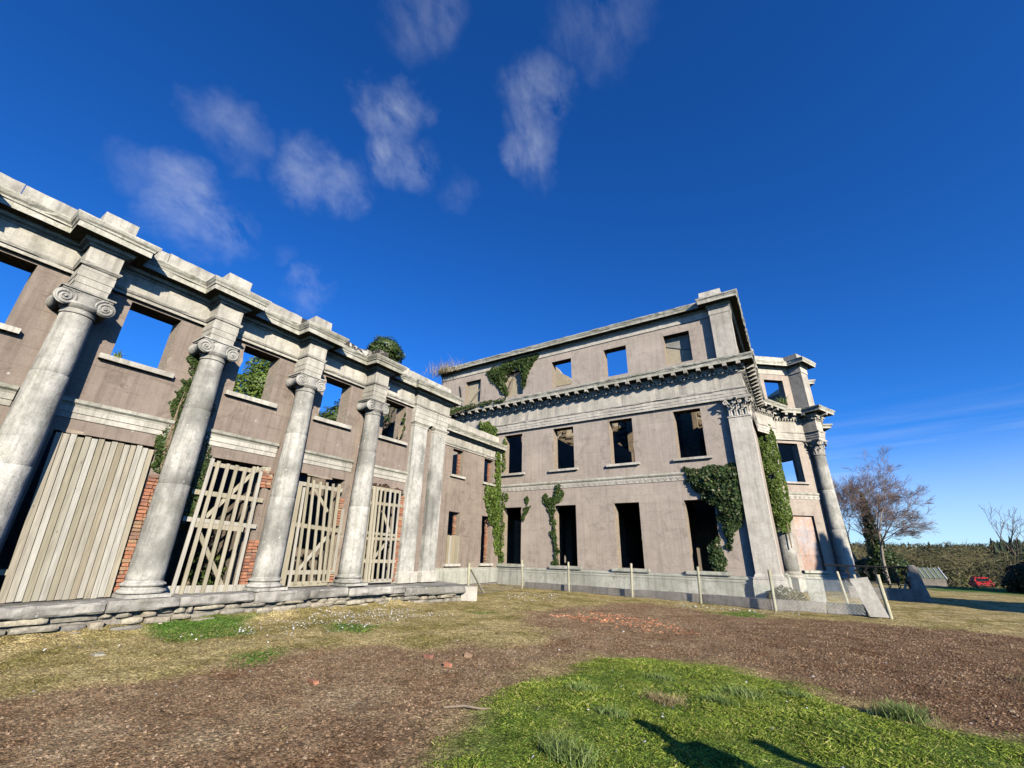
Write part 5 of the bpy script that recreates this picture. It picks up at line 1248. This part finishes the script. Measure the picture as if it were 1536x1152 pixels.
def conifer(name, label, base, h, rad, n, m, seed, size=.34, group=None, trunk=True):
    r = np.random.default_rng(seed); z = h * (1 - r.random(n) ** .62) * .97 + .03 * h; a = r.uniform(0, 2 * math.pi, n)
    V = VN(seed); prof = rad * (1 - z / h) ** .75 * (.75 + .6 * V.fbm(z * 1.1, a * 1.6, 3)); rr = prof * r.uniform(.45, 1.05, n)
    P = np.stack([base[0] + rr * np.cos(a), base[1] + rr * np.sin(a), base[2] + z], 1); Nn = np.stack([np.cos(a), np.sin(a), .5 + 0 * a], 1)
    t = thing(name, label, 'tree', base, group); link('crown', leaf_mesh('crown', P, Nn, size, m, seed=seed, droop=.6), t)
    mb = MB(); mb.tube([base, (base[0], base[1], base[2] + h * .9)], [rad * .09, .02], 7); mb.build('trunk', M_BARK, t); return t
bare_tree('bare_tree', 'bare purple-twigged tree with several pale trunks right of the bay column', (5.15, 55, -.4), 10.8, (-.02, .0), 3, 4, twig=.013, r0=.16, levels=6, spread=.46, up=.32, blean=(.0, 0))
bare_tree('bare_tree', 'windswept bare tree whose branches sweep to the right above the railing', (5.75, 52, -.4), 10.6, (.10, .0), 12, 1, twig=.012, r0=.15, levels=6, spread=.66, first=.25, up=.12, blean=(2.0, 0))
conifer('ivy_clad_tree', 'dark ivy-clad tree standing between the two bare trees', (5.75, 53.6, -.5), 8.6, 1.05, 5200, M_IVYD, 61, .17)
ivy_mass('dark evergreen shrubs at the foot of the bare trees', [(5.2, 54.4, .9, 1.3, 1.0), (6.5, 55.4, 1.6, 1.2, 1.1), (7.4, 56, .9, 1.2, .8), (4.2, 55, .8, 1.2, .9)], 7000, M_IVYD, 62, .15, 'shrub', 'shrub')
bare_tree('bare_tree', 'slender bare tree rising above the far wooded skyline', (33.6, 124, -1), 15, (.03, 0), 14, 1, M_TWIGD, M_TWIGD, levels=4, spread=.45, twig=.04, r0=.3)
ivy_mass('big dark yew bush at the right edge beyond the lawn', [(12.7, 46, .75, 1.25, .95), (13.9, 46.4, .95, 1.45, .9), (15.2, 46.5, 1.1, 1.5, .9), (12.0, 45.8, .4, .75, .95), (16.8, 47, 1.0, 1.7, .9), (13.4, 45.2, .5, .9, .9), (14.6, 45.2, .6, 1.0, .9)], 16000, M_YEW, 63, .16, 'yew_bush', 'bush')
# trees that stand just outside the picture on the right and shade the bay foot, the drive and the yew
for k, (x, y, h, rd) in enumerate(((25, 19.4, 15.0, 3.0), (25.4, 15.6, 12.6, 3.1), (24.6, 17.4, 11.0, 2.8), (33, 31.5, 15, 4.2), (38, 31.5, 17, 4.6))):
    conifer('conifer', ['tall broad conifer on the drive side right of the bay', 'stocky conifer beside the tallest one on the drive side', 'low conifer between two taller ones on the drive side', 'dense conifer shading the yew bush', 'tallest dense conifer shading the yew bush'][k], (x, y, -.1), h, rd, 6500, M_FIR, 70 + k, .55, 'conifers beside the drive')
# scrub wood in the middle distance and the fir wood on the hill
def scrub(n, x0, x1, y0, y1, h0, h1, m, seed, name, leafm=None):
    r = random.Random(seed); mb = MB()
    for k in range(n):
        x = r.uniform(x0, x1); y = r.uniform(y0, y1); z0 = float(height(np.array([x]), np.array([y]))[0]); h = r.uniform(h0, h1); tw = h * .0045 + .02
        for b_ in range(26):
            a = r.uniform(0, 6.28); s = r.uniform(.15, 1); p = Vector((x, y, z0 + h * .12 * r.random()))
            d = Vector((math.cos(a) * s, math.sin(a) * s, r.uniform(.35, 1.1))).normalized(); q = p + d * h * .5
            e = q + Vector((math.cos(a) * s * .45 + r.gauss(0, .14), math.sin(a) * s * .45 + r.gauss(0, .14), r.uniform(.0, .42))) * h * .7
            mb.tube([p, q, e], [tw * 1.6, tw, tw * .5], 3, cap=False)
            for c in range(4):
                g_ = q.lerp(e, r.random()); mb.tube([g_, g_ + Vector((r.gauss(0, .2), r.gauss(0, .2), r.gauss(.05, .10))) * h], [tw * .8, tw * .4], 3, cap=False)
    return kind(mb.build(name, m), 'stuff')
scrub(60, 8, 80, 95, 150, 4.0, 7.5, M_SCRUB, 5, 'scrub_wood')
def thicket(name, n, x0, x1, y0, y1, r0, r1, leaves, m, seed, size):
    r = np.random.default_rng(seed); C = []
    for k in range(n):
        x, y = r.uniform(x0, x1), r.uniform(y0, y1); q = r.uniform(r0, r1); C.append((x, y, float(height(np.array([x]), np.array([y]))[0]) + q * .35, q, .62))
    P, Nn = leaf_ball(C, leaves, seed); Nn[:, 2] += .8
    return kind(link(name, leaf_mesh(name, P, Nn, size, m, seed=seed, droop=0, spread=.5)), 'stuff')
thicket('scrub_thicket', 95, 9, 62, 74, 150, 1.0, 3.9, 70000, M_SCRUB, 8, .21)
thicket('scrub_thicket', 14, 9, 14.5, 66, 84, .8, 1.6, 5000, M_SCRUB, 9, .20)
thicket('scrub_thicket', 20, 22.5, 36, 70, 86, .8, 1.6, 7000, M_SCRUB, 11, .20)
thicket('scrub_thicket', 120, 14, 92, 150, 330, 1.6, 7.0, 75000, M_SCRUB, 12, .42)
thicket('evergreen_thicket', 60, 32, 95, 115, 210, 2.2, 4.6, 45000, M_FIR, 10, .38)
thicket('evergreen_thicket', 16, 26, 36, 88, 110, 1.2, 2.4, 12000, M_FIR, 13, .24)
r = np.random.default_rng(4); n = 7500
x = r.uniform(-60, 420, n); y = r.uniform(150, 620, n); keep = V1.fbm(x * .012, y * .012, 3) > np.where(x / y > .25, .26, np.where(y > 400, .42, .72)); x, y = x[keep], y[keep]; hz = height(x, y); n = len(x)
h = r.uniform(2.6, 7.0, n) * np.where(x / y > .25, 1.05, .62) * (1 + .4 * (r.random(n) > .95)); cols = []
K = 7; v = np.zeros((n, 4 * K + 1, 3)); 
for lv, (zz, rr) in enumerate(((.02, .21), (.3, .17), (.56, .11), (.8, .055))):
    for k in range(K):
        a = 2 * math.pi * k / K + lv; q = rr * h * r.uniform(.6, 1.25, n)
        v[:, lv * K + k] = np.stack([x + q * math.cos(a), y + q * math.sin(a), hz + h * (zz + r.normal(0, .03, n)) - .5], 1)
v[:, 4 * K] = np.stack([x + r.normal(0, .1, n), y, hz + h - .5], 1)
F = []
for lv in range(3):
    for k in range(K): k2 = (k + 1) % K; F += [(lv * K + k, lv * K + k2, (lv + 1) * K + k2), (lv * K + k, (lv + 1) * K + k2, (lv + 1) * K + k)]
for k in range(K): F.append((3 * K + k, 3 * K + (k + 1) % K, 4 * K))
F = np.array(F); faces = (F[None] + (np.arange(n) * (4 * K + 1))[:, None, None]).reshape(-1, 3)
kind(link('fir_wood', np_mesh('fir_wood', v.reshape(-1, 3), faces, M_FIR)), 'stuff')

# ------------------------------------------------------------------ what grows and lies on the ground
def blades(name, X, Y, H_, W_, m, seed, lean=.6, z0=-.01, arch=True):
    r = np.random.default_rng(seed); n = len(X); a = r.uniform(0, 2 * math.pi, n); z = height(X, Y) + masks(X, Y)[0] * .03 - masks(X, Y)[1] * .02 + z0
    h = H_ * r.uniform(.5, 1.35, n); w = W_ * r.uniform(.7, 1.3, n); dx = r.normal(0, lean, n) * h; dy = r.normal(0, lean, n) * h
    c, s = np.cos(a) * w, np.sin(a) * w
    p = np.stack([np.stack([X - c, Y - s, z], 1), np.stack([X + c, Y + s, z], 1), np.stack([X + dx * .45 + c * .6, Y + dy * .45 + s * .6, z + h * .62], 1), np.stack([X + dx, Y + dy, z + h * .85], 1)], 1)
    i = np.arange(n)[:, None] * 4; f = np.concatenate([i + np.array([[0, 1, 2]]), i + np.array([[0, 2, 3]])])
    return kind(link(name, np_mesh(name, p.reshape(-1, 3), f, m)), 'stuff')
r = np.random.default_rng(21)
def pick(n, x0, x1, y0, y1, test, seed):
    r = np.random.default_rng(seed); X = r.uniform(x0, x1, n); Y = r.uniform(y0, y1, n); k = test(X, Y) > r.random(n); return X[k], Y[k]
X, Y = pick(620000, -4.6, 6.5, 2.6, 10.2, lambda a, b: masks(a, b)[0] * np.clip(-.60 + 2.4 * V2.fbm(a * 1.7, b * 1.7, 4), .10, 1), 1)
blades('lawn_grass', X, Y, .018 + .055 * np.clip(V3.fbm(X * 2.3, Y * 2.3, 4) - .25, 0, 1) ** 1.3, .0028, M_BLADE, 2, .8)
def mossy(a, b): l, d, p = masks(a, b); return np.clip((1 - l) * (1 - d) * (.15 + .9 * V1.fbm(a * 1.6, b * 1.6, 3)) + p, 0, 1) * (a > -11.9)
X, Y = pick(240000, -12.2, 5, 1.5, 20.5, mossy, 3)
blades('dry_turf', X, Y, .026 + 0 * X, .0042, ramp_mat('dry_turf_blade', [(0, (.30, .215, .085)), (.4, (.47, .375, .17)), (.65, (.24, .235, .055)), (.8, (.20, .12, .05)), (1, (.58, .49, .25))], .2, 3, 0, .8, True, .2), 4, .9)
X, Y = pick(60000, -12.4, 0, 3.5, 20, lambda a, b: masks(a, b)[2], 5)
blades('green_turf_patch', X, Y, .045 + 0 * X, .005, ramp_mat('fresh_blade', [(0, (.11, .22, .025)), (1, (.20, .33, .05))], .15, 4, 0, .6, True, .3), 6, .5)
X, Y = pick(9000, -9, 9, 1.5, 19, lambda a, b: masks(a, b)[1] * (V2.fbm(a * 1.3, b * 1.3, 3) > .52), 7)
blades('dead_grass', X, Y, .03 + 0 * X, .004, M_STRAW, 8, 1.6)
# coarse tufts standing in the lawn
TUF = [(-2.15, 4.35, .20, 'bluish grass tuft at the bottom edge of the lawn, left of the shadow'), (-2.18, 5.63, .13, 'pale grass tuft touching the tip of the long shadow'), (-1.05, 7.55, .16, 'coarse grass tuft in the middle of the lawn'), (.62, 7.75, .20, 'lush green grass tuft at the upper right of the lawn'), (-2.84, 6.25, .13, 'grass tuft in the upper left of the lawn'), (-1.24, 6.9, .14, 'straggling grass tuft below the middle of the lawn'), (-1.85, 6.55, .15, 'dry yellow grass tuft near the lawn centre'), (-.45, 7.9, .12, 'small grass tuft near the far edge of the lawn'), (-2.2, 7.7, .11, 'low grass tuft near the far left edge of the lawn')]
for k, (x, y, h, lb) in enumerate(TUF):
    z = float(height(np.array([x]), np.array([y]))[0]); straws(lb, (x, y, z), 420 if h > .14 else 260, h, .13 if h > .14 else .10, M_STRAW if 'dry' in lb else M_TUFT, 100 + k, wdt=.005, lean=.7)
z = float(height(np.array([2.6]), np.array([10.6]))[0]); straws('pale dry grass clump on the bare earth at right', (2.9, 11.4, z), 220, .10, .22, M_STRAW, 131, wdt=.006, lean=1.2)
# clods, stones, leaves
def clods(name, X, Y, S, m, seed, flat=.6):
    r = np.random.default_rng(seed); n = len(X); z = height(X, Y) - masks(X, Y)[1] * .02
    base = np.array([(1, 0, 0), (-.5, .87, 0), (-.5, -.87, 0), (0, 0, 1), (.35, .3, .8), (-.1, .1, -.5)], float)
    F = np.array([(0, 1, 4), (1, 3, 4), (0, 4, 3), (1, 2, 3), (2, 0, 3)])
    v = base[None] * (1 + r.normal(0, .3, (n, 6, 3))); a = r.uniform(0, 6.28, n); c, s = np.cos(a)[:, None], np.sin(a)[:, None]
    vx = v[..., 0] * c - v[..., 1] * s; vy = v[..., 0] * s + v[..., 1] * c; S = S[:, None]
    P = np.stack([X[:, None] + vx * S, Y[:, None] + vy * S, z[:, None] + v[..., 2] * S * flat], -1)
    f = (F[None] + (np.arange(n) * 6)[:, None, None]).reshape(-1, 3)
    return kind(link(name, np_mesh(name, P.reshape(-1, 3), f, m)), 'stuff')
M_CLOD = ramp_mat('soil_clod', [(0, (.15, .088, .047)), (.6, (.25, .158, .085)), (.93, (.34, .235, .14)), (1, (.43, .32, .21))], .3, 12, 0, 1, True)
X, Y = pick(300000, -9.5, 10, 1.6, 18.5, lambda a, b: masks(a, b)[1] * (.25 + V3.fbm(a * 1.9, b * 1.9, 3)), 9)
r = np.random.default_rng(3); Y_ = Y; clods('soil_clods', X, Y, np.where(Y_ < 9, .006, .008) + .022 * r.random(len(X)) ** 3.4, M_CLOD, 10)
M_PEB = ramp_mat('pale_pebble', [(0, (.40, .37, .32)), (1, (.58, .55, .49))], .25, 20, 0, .9, True)
X, Y = pick(170, -11.5, 9, 2, 19, lambda a, b: .3 + masks(a, b)[1] * .6, 11)
clods('pebbles', X, Y, .012 + .025 * np.random.default_rng(5).random(len(X)) ** 3, M_PEB, 12)
M_LEAFO = ramp_mat('orange_fragment', [(0, (.50, .17, .075)), (.6, (.62, .26, .12)), (1, (.66, .38, .22))], .25, 20, 0, .8, True)
OR = [(-7.2, 13.4), (-6.25, 15.3), (-3.79, 14.57), (-2.31, 12.6), (-3.87, 12.19), (-6.39, 12.9)]
X, Y = pick(1000, -7.6, -2, 11.8, 15.6, lambda a, b: inside(OR, a, b) * (V1.fbm(a * 1.2, b * 2.2, 3) > .44) * 1.0, 13)
clods('fallen_leaves', X, Y, .032 + .042 * np.random.default_rng(6).random(len(X)), M_LEAFO, 14, .35)
for k, (x, y, s, m, lb) in enumerate(((-5.9, 6.6, .07, M_BRICK, 'orange brick fragment on the bare earth, furthest to the left of its cluster'), (-5.45, 7.15, .07, M_BRICK, 'orange brick fragment in the middle of the earth track'), (-5.2, 6.3, .06, M_BRICK, 'small orange brick fragment nearest the camera on the track'), (-6.05, 4.45, .065, M_BRICK, 'lone orange brick fragment low on the earth track'), (-10.3, 3.3, .11, M_RUBBLE, 'flat grey stone lying on the moss near the terrace'))):
    z = float(height(np.array([x]), np.array([y]))[0]); b = MB(); b.box(WORLD, x - s, x + s * .8, y - s * .7, y + s * .6, z - .03, z + .035, jit=.02)
    tag(b.build('brick_fragment' if m is M_BRICK else 'loose_stone', m), lb, 'fragment' if m is M_BRICK else 'stone')
b = MB(); b.tube([(-3.95, 4.75, .02), (-3.75, 4.88, .04), (-3.55, 4.95, .03), (-3.35, 5.1, .03)], [.012, .014, .011, .006], 6); tag(b.build('fallen_twig', M_STEM), 'pale broken twig lying on the bare earth', 'twig')
# white daisies
def flowers(name, X, Y, seed, s=.014, h=.05):
    r = np.random.default_rng(seed); n = len(X); z = height(X, Y) + h; K = 6; ang = np.arange(K) * 2 * math.pi / K
    s_ = s * r.uniform(.7, 1.5, n); t = r.normal(0, .45, (n, 2)); v = np.zeros((n, K + 1, 3))
    for k in range(K):
        cx, cy_ = s_ * math.cos(ang[k]), s_ * math.sin(ang[k]); v[:, k] = np.stack([X + cx, Y + cy_, z + cx * t[:, 0] + cy_ * t[:, 1]], 1)
    v[:, K] = np.stack([X, Y, z + s_ * .5], 1)
    F = np.array([(k, (k + 1) % K, K) for k in range(K)]); f = (F[None] + (np.arange(n) * (K + 1))[:, None, None]).reshape(-1, 3)
    return kind(link(name, np_mesh(name, v.reshape(-1, 3), f, M_PETAL)), 'stuff')
M_PETAL = ramp_mat('white_petal', [(0, (.70, .70, .66)), (1, (.85, .85, .82))], .05, 9, 0, .7, True, .3)
DA = [(-11.4, 4.6), (-12.0, 9.2), (-11.7, 12.2), (-8.6, 10.8), (-8.4, 7.0)]
X, Y = pick(2400, -12, -9, 5.5, 11, lambda a, b: inside(DA, a, b) * np.clip((V2.fbm(a * 1.5, b * 1.5, 3) - .36) * 2.2, 0, .55), 15); flowers('daisies', X, Y, 16, .0125)
X, Y = pick(900, -12, -8.5, 2.5, 16, lambda a, b: (V3.fbm(a * .9, b * .9, 3) > .56) * .25, 17); flowers('daisies', X, Y, 18, .012)
X, Y = pick(700, -11.5, -9.0, 16, 19.5, lambda a, b: (V3.fbm(a * 1.2, b * 1.2, 3) > .46) * .5, 19); flowers('daisies', X, Y, 20, .014)
X, Y = pick(150, -3, 4, 4, 8.6, lambda a, b: masks(a, b)[0] * .35, 21); flowers('daisies', X, Y, 22, .013, .055)
X, Y = pick(260, -4.5, -.5, 18.2, 19.6, lambda a, b: .5 + 0 * a, 23); flowers('daisies', X, Y, 24, .015)

# ------------------------------------------------------------------ two visitors just outside the frame; their shadows reach the lawn
def person(label, x, y, rot, h, skin, coat, legs, hairc, arm=0.0):
    t = thing('person', label, 'person', (x, y, 0)); k = h / 1.75; t.rotation_euler = (0, 0, 0)
    def skinned(name, verts, edges, radii, m, root=0, sub=2):
        me = bpy.data.meshes.new(name); c, s = math.cos(rot), math.sin(rot)
        me.from_pydata([(x + (a * c - b * s) * k, y + (a * s + b * c) * k, z * k) for a, b, z in verts], edges, []); me.materials.append(m)
        o = link(name, me, t); md = o.modifiers.new('skin', 'SKIN'); md.use_smooth_shade = True
        for v, r_ in zip(me.skin_vertices[0].data, radii): v.radius = (r_[0] * k, r_[1] * k) if isinstance(r_, tuple) else (r_ * k, r_ * k)
        me.skin_vertices[0].data[root].use_root = True
        ss = o.modifiers.new('sub', 'SUBSURF'); ss.levels = sub; ss.render_levels = sub; return o
    V_ = [(0, 0, .95), (0, 0, 1.12), (0, .01, 1.30), (0, 0, 1.43), (0, 0, 1.50), (0, -.02, 1.60), (0, -.02, 1.70),
          (.10, 0, .88), (.11, -.01, .48), (.11, .02, .09), (.12, -.14, .04), (-.10, 0, .88), (-.11, -.01, .48), (-.11, .02, .09), (-.12, -.14, .04),
          (.18, 0, 1.41), (.25, .02, 1.14), (.24, -.12 - arm * .2, .92 + arm * .25), (.23, -.20 - arm * .2, .86 + arm * .3), (-.18, 0, 1.41), (-.25, .02, 1.14), (-.24, -.10, .90), (-.23, -.14, .81)]
    E_ = [(0, 1), (1, 2), (2, 3), (3, 4), (4, 5), (5, 6), (0, 7), (7, 8), (8, 9), (9, 10), (0, 11), (11, 12), (12, 13), (13, 14), (3, 15), (15, 16), (16, 17), (17, 18), (3, 19), (19, 20), (20, 21), (21, 22)]
    Rr = [(.11, .07), (.10, .07), (.12, .075), (.09, .055), .052, (.075, .09), (.07, .085), .06, .042, .035, .034, .06, .042, .035, .034, .045, .035, .034, .034, .045, .035, .034, .034]
    skinned('body', V_, E_, Rr, skin)
    skinned('coat', [(0, 0, .80), (0, 0, 1.12), (0, .01, 1.32), (0, 0, 1.44), (.19, 0, 1.41), (.26, .02, 1.14), (.245, -.10 - arm * .2, .95 + arm * .25), (-.19, 0, 1.41), (-.26, .02, 1.14), (-.245, -.09, .93)], [(0, 1), (1, 2), (2, 3), (3, 4), (4, 5), (5, 6), (3, 7), (7, 8), (8, 9)],
            [(.20, .14), (.175, .125), (.195, .13), (.14, .09), .085, .066, .052, .085, .066, .052], coat)
    skinned('trousers', [(0, 0, 1.06), (.10, 0, .84), (.11, -.01, .48), (.11, .02, .10), (-.10, 0, .84), (-.11, -.01, .48), (-.11, .02, .10)], [(0, 1), (1, 2), (2, 3), (0, 4), (4, 5), (5, 6)], [(.16, .12), .105, .076, .06, .105, .076, .06], legs)
    skinned('hair', [(0, .02, 1.60), (0, .0, 1.70), (0, -.03, 1.735)], [(0, 1), (1, 2)], [(.085, .09), (.088, .105), (.06, .07)], hairc)
    c, s = math.cos(rot), math.sin(rot)
    at = lambda a, b, z: (x + (a * c - b * s) * k, y + (a * s + b * c) * k, z * k)
    for sx_ in (-1, 1):
        mb = MB(); mb.lathe(at(.03 * sx_, -.105, 1.63), [(.004, -.01), (.012, 0), (.004, .01)], 8); mb.build('eye', M_IRON, t)
        mb = MB(); mb.tube([at(.078 * sx_, -.01, 1.60), at(.088 * sx_, .0, 1.63), at(.08 * sx_, .01, 1.66)], [.012, .018, .012], 6); mb.build('ear', skin, t)
        hx, hy, hz_ = ((.23, -.20 - arm * .2, .86 + arm * .3) if sx_ > 0 else (-.23, -.14, .81))
        for q in range(5):
            mb = MB(); ln = (.05, .075, .082, .076, .06)[q]; ox = (q - 2) * .017
            mb.tube([at(hx + (ox if q else -.03 * sx_), hy, hz_ - .02), at(hx + (ox if q else -.045 * sx_), hy - .02, hz_ - .02 - ln * .6), at(hx + (ox if q else -.04 * sx_), hy - .035, hz_ - .02 - ln)], [.010, .009, .007], 6); mb.build('finger', skin, t)
    mb = MB(); mb.tube([at(0, -.10, 1.64), at(0, -.128, 1.60), at(0, -.10, 1.585)], [.008, .016, .012], 6); mb.build('nose', skin, t)
    mb = MB(); mb.tube([at(-.028, -.105, 1.56), at(0, -.112, 1.555), at(.028, -.105, 1.56)], [.005, .008, .005], 5); mb.build('mouth', M_RED, t)
    return t
SKIN = plain_mat('skin', (.48, .28, .20), .6, 0, .06); COATA = plain_mat('navy_cloth', (.03, .04, .08), .9); COATB = plain_mat('olive_cloth', (.09, .09, .05), .9)
JEAN = plain_mat('denim', (.05, .07, .12), .9); HAIR = plain_mat('brown_hair', (.06, .035, .02), .7)
person('person in a navy coat and jeans standing on the lawn, shadow pointing left', 1.55, 3.27, math.radians(236), 1.75, SKIN, COATA, JEAN, HAIR)
person('person in an olive coat standing behind the other visitor on the lawn', 2.86, 3.34, math.radians(232), 1.83, SKIN, COATB, JEAN, HAIR)
